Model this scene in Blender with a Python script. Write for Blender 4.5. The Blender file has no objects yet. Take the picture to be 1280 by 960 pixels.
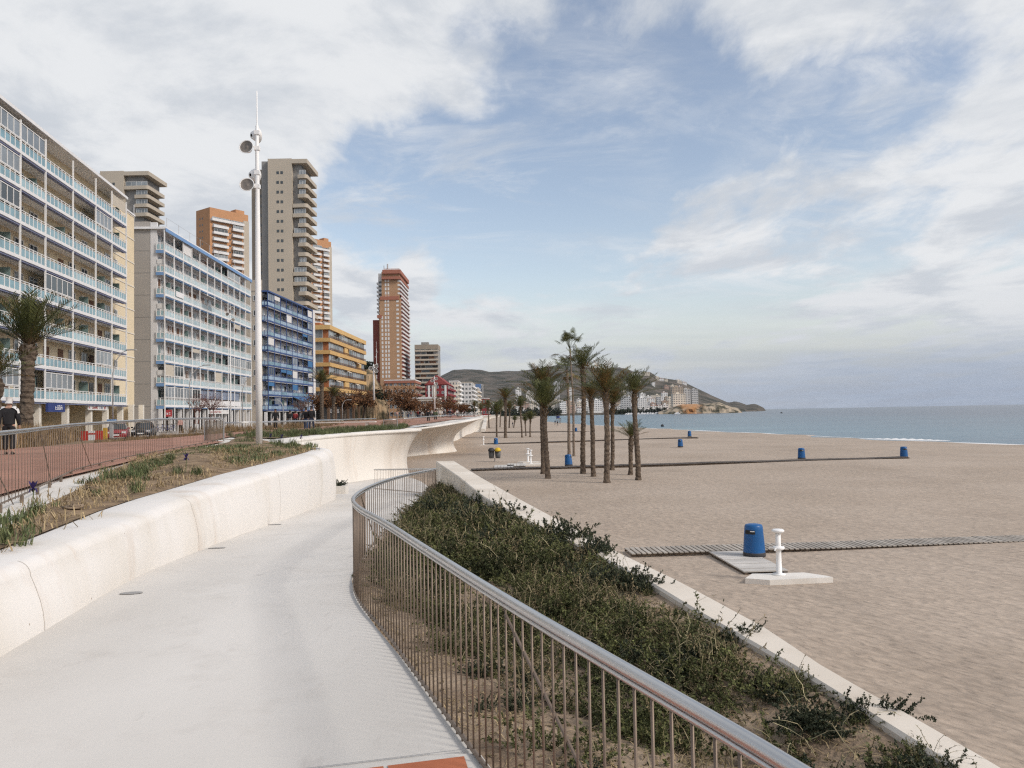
HAZE = 1.8e-5
import bpy, math, random
import numpy as np
from mathutils import Vector, Matrix
SC = bpy.context.scene
COL = SC.collection
PI = math.pi
R = math.radians
rnd = random.Random(7)
# ------------------------------------------------------------------ camera (world origin is the eye, z = 0 is eye height)
F = 1000.0
TH = math.atan(36.8/1000); RO = 0.01842
fw = Vector((0, math.cos(TH), math.sin(TH)))
r0 = Vector((1, 0, 0)); u0 = r0.cross(fw)
cr = r0*math.cos(RO) - u0*math.sin(RO)
cu = u0*math.cos(RO) + r0*math.sin(RO)
def ray(px, py):
    d = fw*F + cr*(px-640) - cu*(py-480)
    return d / d.y
def at(px, py, Y): return ray(px, py)*Y                    # point at depth Y
def flat(px, py, z):                                       # point on level z (number or function of depth)
    d = ray(px, py)
    zz = z(12.0) if callable(z) else z
    for _ in range(40 if callable(z) else 1):
        Y = zz/d.z if d.z < -1e-5 else 500.0
        Y = max(0.5, min(Y, 5000))
        if callable(z): zz = zz*0.5 + 0.5*z(Y)
    return d*Y
def interp(tab, x):
    if x <= tab[0][0]: return tab[0][1]
    for (a, b), (c, d) in zip(tab, tab[1:]):
        if x <= c: return b + (d-b)*(x-a)/(c-a)
    return tab[-1][1]
ZU = lambda Y: interp([(10, -1.2), (25, -1.03), (60, -1.0), (85, -1.1), (97, -.6), (200, -.7)], Y)   # upper promenade
ZF = lambda Y: interp([(2, -1.75), (8.4, -1.8), (17, -2.2), (25, -2.6), (38, -3.45), (50, -3.9), (60, -4.5)], Y)  # ramp
ZS = -4.5                                                   # beach
ZW = -5.3                                                   # sea
cam = bpy.data.cameras.new('camera'); cam.lens = 28.125; cam.sensor_width = 36; cam.clip_end = 40000; cam.clip_start = .05
co = bpy.data.objects.new('camera', cam); COL.objects.link(co)
m = Matrix((cr, cu, -fw)).transposed().to_4x4(); co.matrix_world = m
SC.camera = co
# ------------------------------------------------------------------ materials
M = {}
def nodes(mt):
    mt.use_nodes = True; nt = mt.node_tree; return nt, nt.nodes, nt.links, nt.nodes['Principled BSDF']
def lin(c): return tuple(c) + (1,)
def mat(name, col, rough=.7, var=.12, scale=1.0, bump=0, bscale=None, metal=0, spec=.3, col2=None, stretch=None, detail=5, island=0, thr=None, dist=.02):
    mt = bpy.data.materials.new(name); nt, N, L, P = nodes(mt)
    P.inputs['Roughness'].default_value = rough; P.inputs['Metallic'].default_value = metal
    P.inputs['Specular IOR Level'].default_value = spec
    geo = N.new('ShaderNodeNewGeometry'); mp = N.new('ShaderNodeMapping')
    L.new(geo.outputs['Position'], mp.inputs['Vector'])
    if stretch: mp.inputs['Scale'].default_value = stretch
    nz = N.new('ShaderNodeTexNoise'); nz.inputs['Scale'].default_value = scale; nz.inputs['Detail'].default_value = detail
    L.new(mp.outputs['Vector'], nz.inputs['Vector'])
    rp = N.new('ShaderNodeValToRGB'); L.new(nz.outputs['Fac'], rp.inputs['Fac'])
    a = tuple(max(0, x*(1-var)) for x in col); b = tuple(min(1, x*(1+var)) for x in (col2 or col))
    if col2: a = col; b = col2
    t0, t1 = thr or (.3, .7)
    rp.color_ramp.elements[0].position = t0; rp.color_ramp.elements[0].color = lin(a)
    rp.color_ramp.elements[1].position = t1; rp.color_ramp.elements[1].color = lin(b)
    out = rp.outputs['Color']
    if island:
        mx = N.new('ShaderNodeMix'); mx.data_type = 'RGBA'; mx.blend_type = 'MULTIPLY'; mx.inputs['Factor'].default_value = 1
        mr = N.new('ShaderNodeMapRange'); mr.inputs['To Min'].default_value = 1-island; mr.inputs['To Max'].default_value = 1+island
        L.new(geo.outputs['Random Per Island'], mr.inputs['Value'])
        L.new(out, mx.inputs['A']); L.new(mr.outputs['Result'], mx.inputs['B']); out = mx.outputs['Result']
    L.new(out, P.inputs['Base Color'])
    if bump:
        nb = N.new('ShaderNodeTexNoise'); nb.inputs['Scale'].default_value = bscale or scale*4; nb.inputs['Detail'].default_value = 6
        L.new(mp.outputs['Vector'], nb.inputs['Vector'])
        bp = N.new('ShaderNodeBump'); bp.inputs['Strength'].default_value = bump; bp.inputs['Distance'].default_value = dist
        L.new(nb.outputs['Fac'], bp.inputs['Height']); L.new(bp.outputs['Normal'], P.inputs['Normal'])
    M[name] = mt; return mt
# ------------------------------------------------------------------ mesh builder
class MB:
    def __init__(s): s.v = []; s.f = []; s.m = []
    def quad(s, a, b, c, d, k=0):
        n = len(s.v); s.v += [tuple(a), tuple(b), tuple(c), tuple(d)]; s.f.append((n, n+1, n+2, n+3)); s.m.append(k)
    def poly(s, pts, k=0):
        n = len(s.v); s.v += [tuple(p) for p in pts]; s.f.append(tuple(range(n, n+len(pts)))); s.m.append(k)
    def box(s, x0, x1, y0, y1, z0, z1, k=0, T=None):
        n = len(s.v)
        P = [Vector(p) for p in ((x0,y0,z0),(x1,y0,z0),(x1,y1,z0),(x0,y1,z0),(x0,y0,z1),(x1,y0,z1),(x1,y1,z1),(x0,y1,z1))]
        if T is not None: P = [T @ p for p in P]
        s.v += [tuple(p) for p in P]
        for q in ((0,3,2,1),(4,5,6,7),(0,1,5,4),(1,2,6,5),(2,3,7,6),(3,0,4,7)):
            s.f.append(tuple(n+i for i in q)); s.m.append(k)
        return s
    def ring(s, pts, k=0, closed=True):
        pass
    def tube(s, path, r, n=8, k=0, cap=True):
        path = [Vector(p) for p in path]; rr = r if isinstance(r, (list, tuple)) else [r]*len(path)
        base = len(s.v); up = None
        for i, p in enumerate(path):
            t = (path[min(i+1, len(path)-1)] - path[max(i-1, 0)]).normalized()
            if up is None:
                up = Vector((0,0,1)) if abs(t.z) < .95 else Vector((1,0,0))
            a = t.cross(up).normalized(); b = a.cross(t).normalized()
            up = b
            for j in range(n):
                q = p + a*math.cos(2*PI*j/n)*rr[i] + b*math.sin(2*PI*j/n)*rr[i]; s.v.append(tuple(q))
        for i in range(len(path)-1):
            for j in range(n):
                j2 = (j+1) % n; A = base+i*n
                s.f.append((A+j, A+j2, A+n+j2, A+n+j)); s.m.append(k)
        if cap:
            s.f.append(tuple(base+j for j in reversed(range(n)))); s.m.append(k)
            e = base+(len(path)-1)*n; s.f.append(tuple(e+j for j in range(n))); s.m.append(k)
        return s
    def lathe(s, prof, n=16, k=0, T=None, cap=True):       # prof: (radius, z)
        base = len(s.v)
        for (r, z) in prof:
            for j in range(n):
                p = Vector((r*math.cos(2*PI*j/n), r*math.sin(2*PI*j/n), z))
                s.v.append(tuple(T @ p if T is not None else p))
        for i in range(len(prof)-1):
            for j in range(n):
                j2 = (j+1) % n; A = base+i*n
                s.f.append((A+j, A+j2, A+n+j2, A+n+j)); s.m.append(k)
        if cap:
            s.f.append(tuple(base+j for j in reversed(range(n)))); s.m.append(k)
            e = base+(len(prof)-1)*n; s.f.append(tuple(e+j for j in range(n))); s.m.append(k)
        return s
    def prism(s, pts, z0, z1, k=0):                          # plan polygon, counter-clockwise
        n = len(s.v); m_ = len(pts)
        z0f = z0 if callable(z0) else (lambda x, y: z0); z1f = z1 if callable(z1) else (lambda x, y: z1)
        s.v += [(p[0], p[1], z0f(p[0], p[1])) for p in pts] + [(p[0], p[1], z1f(p[0], p[1])) for p in pts]
        s.f.append(tuple(n+i for i in reversed(range(m_)))); s.m.append(k)
        s.f.append(tuple(n+m_+i for i in range(m_))); s.m.append(k)
        for i in range(m_):
            j = (i+1) % m_; s.f.append((n+i, n+j, n+m_+j, n+m_+i)); s.m.append(k)
        return s
    def grid(s, rows, k=0):                                  # rows of points, equal length
        n = len(s.v); w = len(rows[0])
        for r in rows: s.v += [tuple(p) for p in r]
        for i in range(len(rows)-1):
            for j in range(w-1):
                A = n+i*w+j; s.f.append((A, A+1, A+w+1, A+w)); s.m.append(k)
        return s
    def mesh(s, name, mats, smooth=False):
        me = bpy.data.meshes.new(name); me.from_pydata(s.v, [], s.f)
        if not isinstance(mats, (list, tuple)): mats = [mats]
        for x in mats: me.materials.append(M[x] if isinstance(x, str) else x)
        if len(mats) > 1: me.polygons.foreach_set('material_index', s.m)
        if smooth: me.polygons.foreach_set('use_smooth', [True]*len(s.f))
        me.update(); return me
    def build(s, name, mats, parent=None, smooth=False, loc=None, rz=0):
        return put(name, s.mesh(name, mats, smooth), parent, loc, rz)
def put(name, me, parent=None, loc=None, rz=0, sc=None):
    o = bpy.data.objects.new(name, me); COL.objects.link(o)
    if parent is not None: o.parent = parent
    if loc is not None: o.location = loc
    if rz: o.rotation_euler = (0, 0, rz)
    if sc: o.scale = (sc, sc, sc) if not isinstance(sc, tuple) else sc
    return o
def tag(o, label, cat, group=None):
    o['label'] = label; o['category'] = cat
    if group: o['group'] = group
    return o
def kind(o, k): o['kind'] = k; return o
def thing(name, label, cat, loc=(0,0,0), rz=0, group=None):
    o = bpy.data.objects.new(name, None); COL.objects.link(o); o.location = loc; o.rotation_euler = (0,0,rz)
    o.empty_display_size = .2
    return tag(o, label, cat, group)
def dup(root, loc, rz=0, label=None, sc=None):
    def cp(o, parent):
        c = o.copy(); COL.objects.link(c)
        if parent is not None: c.parent = parent
        for ch in kids.get(o.name, []): cp(ch, c)
        return c
    kids = {}
    def walk(o):
        for ch in o.children: kids.setdefault(o.name, []).append(ch); walk(ch)
    walk(root)
    r = cp(root, None); r.location = loc; r.rotation_euler = (0, 0, rz)
    if sc: r.scale = (sc, sc, sc)
    if label: r['label'] = label
    return r
def np_mesh(name, quads, mi, mats, smooth=False):
    """quads (n,4,3) float array, mi (n) material indices"""
    n = len(quads); me = bpy.data.meshes.new(name)
    me.vertices.add(n*4); me.vertices.foreach_set('co', np.ascontiguousarray(quads, dtype=np.float32).ravel())
    me.loops.add(n*4); me.loops.foreach_set('vertex_index', np.arange(n*4, dtype=np.int32))
    me.polygons.add(n); me.polygons.foreach_set('loop_start', np.arange(0, n*4, 4, dtype=np.int32))
    for x in mats: me.materials.append(M[x])
    me.polygons.foreach_set('material_index', np.ascontiguousarray(mi, dtype=np.int32))
    me.update(calc_edges=True); return me
def scatter(protos, places, rg):
    """protos: list of (quads, mi); places: list of (x,y,z,scale) -> merged arrays"""
    Q = []; I = []
    for (x, y, z, sc) in places:
        q, mi = protos[rg.integers(len(protos))]
        a = rg.random()*2*PI; c, s_ = math.cos(a), math.sin(a)
        tl = (rg.random(2)-.5)*.5
        Rm = np.array([[c, -s_, tl[0]], [s_, c, tl[1]], [0, 0, 1]])
        if isinstance(sc, tuple): D = np.array(sc)
        else: D = np.array((sc, sc, sc))
        Q.append((q*D) @ Rm.T + np.array((x, y, z))); I.append(mi)
    return np.concatenate(Q), np.concatenate(I)
def poly_in(x, y, P):
    c = False; j = len(P)-1
    for i in range(len(P)):
        if (P[i][1] > y) != (P[j][1] > y) and x < (P[j][0]-P[i][0])*(y-P[i][1])/(P[j][1]-P[i][1])+P[i][0]: c = not c
        j = i
    return c
def resample(pts, step):
    out = [Vector(pts[0])]; 
    for a, b in zip(pts, pts[1:]):
        a = Vector(a); b = Vector(b); n = max(1, int((b-a).length/step))
        out += [a.lerp(b, (i+1)/n) for i in range(n)]
    return out
def smooth_path(pts, it=2):
    P = [Vector(p) for p in pts]
    for _ in range(it):
        Q = [P[0]]
        for a, b in zip(P, P[1:]): Q += [a.lerp(b, .25), a.lerp(b, .75)]
        Q.append(P[-1]); P = Q
    return P
def even(path, step):                                        # points every step along a path, with arc length
    out = []; acc = 0; nxt = 0
    for a, b in zip(path, path[1:]):
        d = (b-a).length
        while nxt <= acc+d and d > 0:
            out.append(a.lerp(b, (nxt-acc)/d)); nxt += step
        acc += d
    return out
# ------------------------------------------------------------------ materials list
mat('white_concrete', (.60,.57,.52), .75, col2=(.73,.70,.65), scale=.35, bump=.05, bscale=30, dist=.01)
mat('path_concrete', (.55,.525,.485), .85, col2=(.67,.645,.605), scale=.5, detail=9, bump=.06, bscale=40, dist=.01, stretch=(1,.5,1))
mat('wall_concrete', (.62,.575,.50), .75, col2=(.725,.70,.665), scale=.75, bump=.08, bscale=14, stretch=(1,1,.3), dist=.01, thr=(.22,.52), detail=8)
mat('wave_concrete', (.56,.50,.43), .75, col2=(.70,.665,.61), scale=.35, detail=8, stretch=(1,1,.35), bump=.04, bscale=8, dist=.02, thr=(.22,.5))
mat('joint_grey', (.55,.51,.455), .9, .1, 3)
mat('plinth_concrete', (.60,.58,.55), .8, .08, 1.5, .1, 20)
mat('parapet_concrete', (.60,.535,.45), .8, col2=(.74,.68,.595), scale=.7, bump=.08, bscale=40, dist=.008)
mat('sand', (.375,.305,.24), .95, col2=(.445,.37,.30), scale=.12, detail=8)
mat('soil', (.17,.12,.08), .95, col2=(.38,.295,.21), scale=2.2, bump=.8, bscale=22, dist=.035, detail=9)
mat('bed_soil', (.115,.078,.048), .95, col2=(.33,.235,.145), scale=2.6, bump=.6, bscale=10, dist=.05)
mat('asphalt', (.05,.05,.052), .9, .2, 2, .2, 60)
mat('pavement', (.38,.35,.32), .85, .1, .6)
mat('town_ground', (.22,.2,.17), .9, .3, .05)
mat('red_curb', (.6,.58,.55), .8, .06)
mat('steel', (.52,.52,.52), .34, .06, 3, metal=.85, spec=.5)
mat('bronze', (.20,.155,.12), .5, .15, 3, metal=.35)
mat('mesh_metal', (.22,.19,.15), .55, .1, 3, metal=.3)
mat('white_paint', (.80,.80,.79), .45, .04, 2)
mat('mast_paint', (.80,.80,.79), .4, .04, 1)
mat('lamp_grey', (.42,.41,.40), .4, .1, 4)
mat('lamp_glass', (.16,.14,.12), .12, .2, 9, spec=.6)
mat('dark', (.02,.02,.02), .6, .2)
mat('drain', (.33,.325,.32), .6, .1, metal=.4)
mat('bin_blue', (.008,.088,.26), .38, .08, 3, spec=.4)
mat('bin_base', (.045,.045,.05), .6)
mat('sticker', (.75,.75,.75), .5, .02)
mat('board_wood', (.30,.27,.235), .85, col2=(.40,.37,.33), scale=3, island=.18)
mat('pale_board', (.50,.48,.45), .85, .1, 3, island=.1)
mat('bark', (.075,.055,.042), .95, col2=(.20,.155,.115), scale=3.5, bump=.9, bscale=14, stretch=(1,1,2.2), dist=.08)
mat('smooth_bark', (.14,.11,.085), .95, col2=(.24,.19,.15), scale=2, bump=.5, bscale=8, stretch=(1,1,3), dist=.04)
mat('frond', (.042,.058,.020), .6, col2=(.145,.15,.055), scale=.9, island=.45)
mat('frond_dry', (.13,.085,.028), .75, col2=(.19,.12,.045), scale=.9, island=.4)
mat('frond_old', (.10,.07,.035), .85, col2=(.17,.12,.07), scale=1.2, island=.4)
mat('scrub_leaf', (.034,.041,.014), .8, col2=(.13,.138,.05), scale=1.7, island=.5, thr=(.35,.68))
mat('shrub_leaf', (.022,.032,.019), .75, col2=(.065,.075,.042), scale=2.5, island=.45)
mat('scrub_dry', (.13,.10,.05), .85, col2=(.26,.205,.12), scale=1.4, island=.45)
mat('twig', (.13,.10,.06), .9, col2=(.33,.29,.17), scale=2, island=.4)
mat('iris_leaf', (.06,.085,.032), .65, col2=(.15,.165,.075), scale=2, island=.4)
mat('straw', (.26,.19,.10), .9, col2=(.40,.31,.18), scale=2, island=.4)
mat('brown_grass', (.15,.095,.045), .9, col2=(.30,.21,.115), scale=1, island=.4)
mat('purple', (.035,.022,.10), .6, .2)
mat('tamarisk', (.075,.034,.014), .85, col2=(.19,.092,.042), scale=.5, island=.45)
mat('red_twig', (.13,.06,.05), .9, col2=(.21,.11,.09), scale=1, island=.3)
mat('pine_leaf', (.012,.018,.010), .8, col2=(.035,.045,.022), scale=.6, island=.4)
# ------------------------------------------------------------------ terracotta, sand and sea detail
def specks(name, scale, size, col, amount=.8, stretch=None):
    nt, N, L, P = nodes(M[name]); old = P.inputs['Base Color'].links[0].from_socket
    geo = N.new('ShaderNodeNewGeometry'); vo = N.new('ShaderNodeTexVoronoi'); vo.inputs['Scale'].default_value = scale
    mp = N.new('ShaderNodeMapping'); L.new(geo.outputs['Position'], mp.inputs['Vector']); L.new(mp.outputs['Vector'], vo.inputs['Vector'])
    if stretch: mp.inputs['Scale'].default_value = stretch
    nz = N.new('ShaderNodeTexNoise'); nz.inputs['Scale'].default_value = scale*.45; L.new(geo.outputs['Position'], nz.inputs['Vector'])
    th = N.new('ShaderNodeMapRange'); th.inputs['From Min'].default_value = .56; th.inputs['From Max'].default_value = .75; th.inputs['To Min'].default_value = 0; th.inputs['To Max'].default_value = size; L.new(nz.outputs['Fac'], th.inputs['Value'])
    lt = N.new('ShaderNodeMath'); lt.operation = 'LESS_THAN'; L.new(vo.outputs['Distance'], lt.inputs[0]); L.new(th.outputs['Result'], lt.inputs[1])
    mu = N.new('ShaderNodeMath'); mu.operation = 'MULTIPLY'; mu.inputs[1].default_value = amount; L.new(lt.outputs[0], mu.inputs[0])
    mx = N.new('ShaderNodeMix'); mx.data_type = 'RGBA'; L.new(mu.outputs[0], mx.inputs['Factor']); L.new(old, mx.inputs['A']); mx.inputs['B'].default_value = lin(col); L.new(mx.outputs['Result'], P.inputs['Base Color'])
def stains(name, scale, lo, hi, col, amount, stretch=(1,1,1)):
    nt, N, L, P = nodes(M[name]); old = P.inputs['Base Color'].links[0].from_socket
    geo = N.new('ShaderNodeNewGeometry'); mp = N.new('ShaderNodeMapping'); mp.inputs['Scale'].default_value = stretch; mp.inputs['Location'].default_value = (3.7, 1.3, 8.1); L.new(geo.outputs['Position'], mp.inputs['Vector'])
    nz = N.new('ShaderNodeTexNoise'); nz.inputs['Scale'].default_value = scale; nz.inputs['Detail'].default_value = 9; nz.inputs['Roughness'].default_value = .65; L.new(mp.outputs['Vector'], nz.inputs['Vector'])
    th = N.new('ShaderNodeMapRange'); th.inputs['From Min'].default_value = lo; th.inputs['From Max'].default_value = hi; th.inputs['To Max'].default_value = amount; L.new(nz.outputs['Fac'], th.inputs['Value'])
    mx = N.new('ShaderNodeMix'); mx.data_type = 'RGBA'; L.new(th.outputs['Result'], mx.inputs['Factor']); L.new(old, mx.inputs['A']); mx.inputs['B'].default_value = lin(col); L.new(mx.outputs['Result'], P.inputs['Base Color'])
stains('path_concrete', 1.3, .54, .78, (.40,.37,.33), .38); stains('path_concrete', 7, .62, .74, (.36,.33,.30), .35, (1,.3,1)); specks('path_concrete', 2.6, .055, (.22,.19,.16), .6, (1,.5,1)); specks('path_concrete', 9, .05, (.25,.22,.19), .5)
stains('wall_concrete', 1.1, .57, .74, (.44,.29,.17), .38, (1,1,.16)); specks('wall_concrete', 6, .10, (.24,.17,.11), .75)
stains('wave_concrete', .8, .56, .74, (.40,.26,.15), .45, (1,1,.2)); specks('wave_concrete', 3, .08, (.28,.22,.16), .5)
stains('parapet_concrete', 1.6, .52, .72, (.44,.36,.27), .5); specks('parapet_concrete', 8, .07, (.28,.23,.18), .6)
specks('sand', 1.1, .035, (.10,.08,.06), .8); stains('sand', .22, .52, .72, (.30,.24,.19), .45)
stains('sand', .42, .55, .75, (.29,.24,.195), .4, (1,.07,1)); stains('white_concrete', .8, .55, .75, (.42,.37,.31), .45)
def tile_mat():
    mat('terracotta', (.36,.115,.055), .8, col2=(.50,.175,.085), scale=1.6, bump=.1, bscale=30)
    mt = mat('red_paving', (.33,.16,.125)); nt, N, L, P = nodes(mt)
    geo = N.new('ShaderNodeNewGeometry'); b = N.new('ShaderNodeTexBrick')
    b.inputs['Scale'].default_value = 1; b.inputs['Brick Width'].default_value = .6; b.inputs['Row Height'].default_value = .3
    b.inputs['Mortar Size'].default_value = .012; b.inputs['Color1'].default_value = lin((.375,.19,.13)); b.inputs['Color2'].default_value = lin((.31,.16,.112)); b.inputs['Mortar'].default_value = lin((.27,.165,.13))
    L.new(geo.outputs['Position'], b.inputs['Vector'])
    nz = N.new('ShaderNodeTexNoise'); nz.inputs['Scale'].default_value = .4; L.new(geo.outputs['Position'], nz.inputs['Vector'])
    mx = N.new('ShaderNodeMix'); mx.data_type = 'RGBA'; mx.blend_type = 'OVERLAY'; mx.inputs['Factor'].default_value = .35
    L.new(b.outputs['Color'], mx.inputs['A']); L.new(nz.outputs['Fac'], mx.inputs['B']); L.new(mx.outputs['Result'], P.inputs['Base Color'])
tile_mat()
def sand_bump():
    nt, N, L, P = nodes(M['sand'])
    geo = N.new('ShaderNodeNewGeometry'); mp = N.new('ShaderNodeMapping'); mp.inputs['Scale'].default_value = (1, 2.1, 1)
    m0 = N.new('ShaderNodeMapping'); m0.inputs['Rotation'].default_value = (0, 0, R(46)); L.new(geo.outputs['Position'], m0.inputs['Vector']); L.new(m0.outputs['Vector'], mp.inputs['Vector'])
    vo = N.new('ShaderNodeTexVoronoi'); vo.feature = 'SMOOTH_F1'; vo.inputs['Scale'].default_value = 4.2
    wv = N.new('ShaderNodeTexNoise'); wv.inputs['Scale'].default_value = 1.6; wv.inputs['Detail'].default_value = 4
    ad = N.new('ShaderNodeVectorMath'); ad.operation = 'ADD'
    sc = N.new('ShaderNodeVectorMath'); sc.operation = 'SCALE'; sc.inputs['Scale'].default_value = .55
    L.new(mp.outputs['Vector'], wv.inputs['Vector']); L.new(wv.outputs['Color'], sc.inputs[0]); L.new(mp.outputs['Vector'], ad.inputs[0]); L.new(sc.outputs['Vector'], ad.inputs[1])
    L.new(ad.outputs['Vector'], vo.inputs['Vector'])
    n2 = N.new('ShaderNodeTexNoise'); n2.inputs['Scale'].default_value = 1.1; n2.inputs['Detail'].default_value = 9; n2.inputs['Roughness'].default_value = .62
    L.new(mp.outputs['Vector'], n2.inputs['Vector'])
    ma = N.new('ShaderNodeMath'); ma.operation = 'MULTIPLY_ADD'; ma.inputs[1].default_value = 1.5
    L.new(n2.outputs['Fac'], ma.inputs[0]); L.new(vo.outputs['Distance'], ma.inputs[2])
    bp = N.new('ShaderNodeBump'); bp.inputs['Strength'].default_value = 1; bp.inputs['Distance'].default_value = .048
    L.new(ma.outputs['Value'], bp.inputs['Height']); L.new(bp.outputs['Normal'], P.inputs['Normal'])
    n3 = N.new('ShaderNodeTexNoise'); n3.inputs['Scale'].default_value = 3.2; n3.inputs['Detail'].default_value = 6; L.new(mp.outputs['Vector'], n3.inputs['Vector'])
    mr = N.new('ShaderNodeMapRange'); mr.inputs['From Min'].default_value = .3; mr.inputs['From Max'].default_value = .7; mr.inputs['To Min'].default_value = .80; mr.inputs['To Max'].default_value = 1.12; L.new(n3.outputs['Fac'], mr.inputs['Value'])
    mx = N.new('ShaderNodeMix'); mx.data_type = 'RGBA'; mx.blend_type = 'MULTIPLY'; mx.inputs['Factor'].default_value = 1; L.new(P.inputs['Base Color'].links[0].from_socket, mx.inputs['A']); L.new(mr.outputs['Result'], mx.inputs['B']); L.new(mx.outputs['Result'], P.inputs['Base Color'])
sand_bump()
def sea_mat():
    mt = mat('water', (.05,.12,.15), .2, spec=.26); nt, N, L, P = nodes(mt)
    P.inputs['IOR'].default_value = 1.333
    geo = N.new('ShaderNodeNewGeometry'); sp = N.new('ShaderNodeSeparateXYZ'); L.new(geo.outputs['Position'], sp.inputs['Vector'])
    at_ = N.new('ShaderNodeAttribute'); at_.attribute_name = 'shore'        # metres from the waterline
    nz = N.new('ShaderNodeTexNoise'); nz.inputs['Scale'].default_value = .011; nz.inputs['Detail'].default_value = 4
    mp = N.new('ShaderNodeMapping'); mp.inputs['Scale'].default_value = (.35, 2.2, 1); L.new(geo.outputs['Position'], mp.inputs['Vector']); L.new(mp.outputs['Vector'], nz.inputs['Vector'])
    ma = N.new('ShaderNodeMath'); ma.operation = 'MULTIPLY_ADD'; ma.inputs[1].default_value = 330; L.new(nz.outputs['Fac'], ma.inputs[0]); L.new(at_.outputs['Fac'], ma.inputs[2])
    rp = N.new('ShaderNodeValToRGB'); mr = N.new('ShaderNodeMapRange'); mr.inputs['From Min'].default_value = 40; mr.inputs['From Max'].default_value = 420
    L.new(ma.outputs['Value'], mr.inputs['Value']); L.new(mr.outputs['Result'], rp.inputs['Fac'])
    e = rp.color_ramp.elements; e[0].position = 0; e[0].color = lin((.16,.29,.32)); e[1].position = 1; e[1].color = lin((.028,.05,.085))
    x = e.new(.35); x.color = lin((.065,.135,.18))
    L.new(rp.outputs['Color'], P.inputs['Base Color'])
    m2 = N.new('ShaderNodeMapping'); m2.inputs['Scale'].default_value = (.5, 1.4, 1); m2.inputs['Rotation'].default_value = (0, 0, R(8)); L.new(geo.outputs['Position'], m2.inputs['Vector'])
    w = N.new('ShaderNodeTexNoise'); w.inputs['Scale'].default_value = .5; w.inputs['Detail'].default_value = 6; L.new(m2.outputs['Vector'], w.inputs['Vector'])
    bp = N.new('ShaderNodeBump'); bp.inputs['Strength'].default_value = 1; bp.inputs['Distance'].default_value = .55
    L.new(w.outputs['Fac'], bp.inputs['Height']); L.new(bp.outputs['Normal'], P.inputs['Normal'])
sea_mat()
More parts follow.
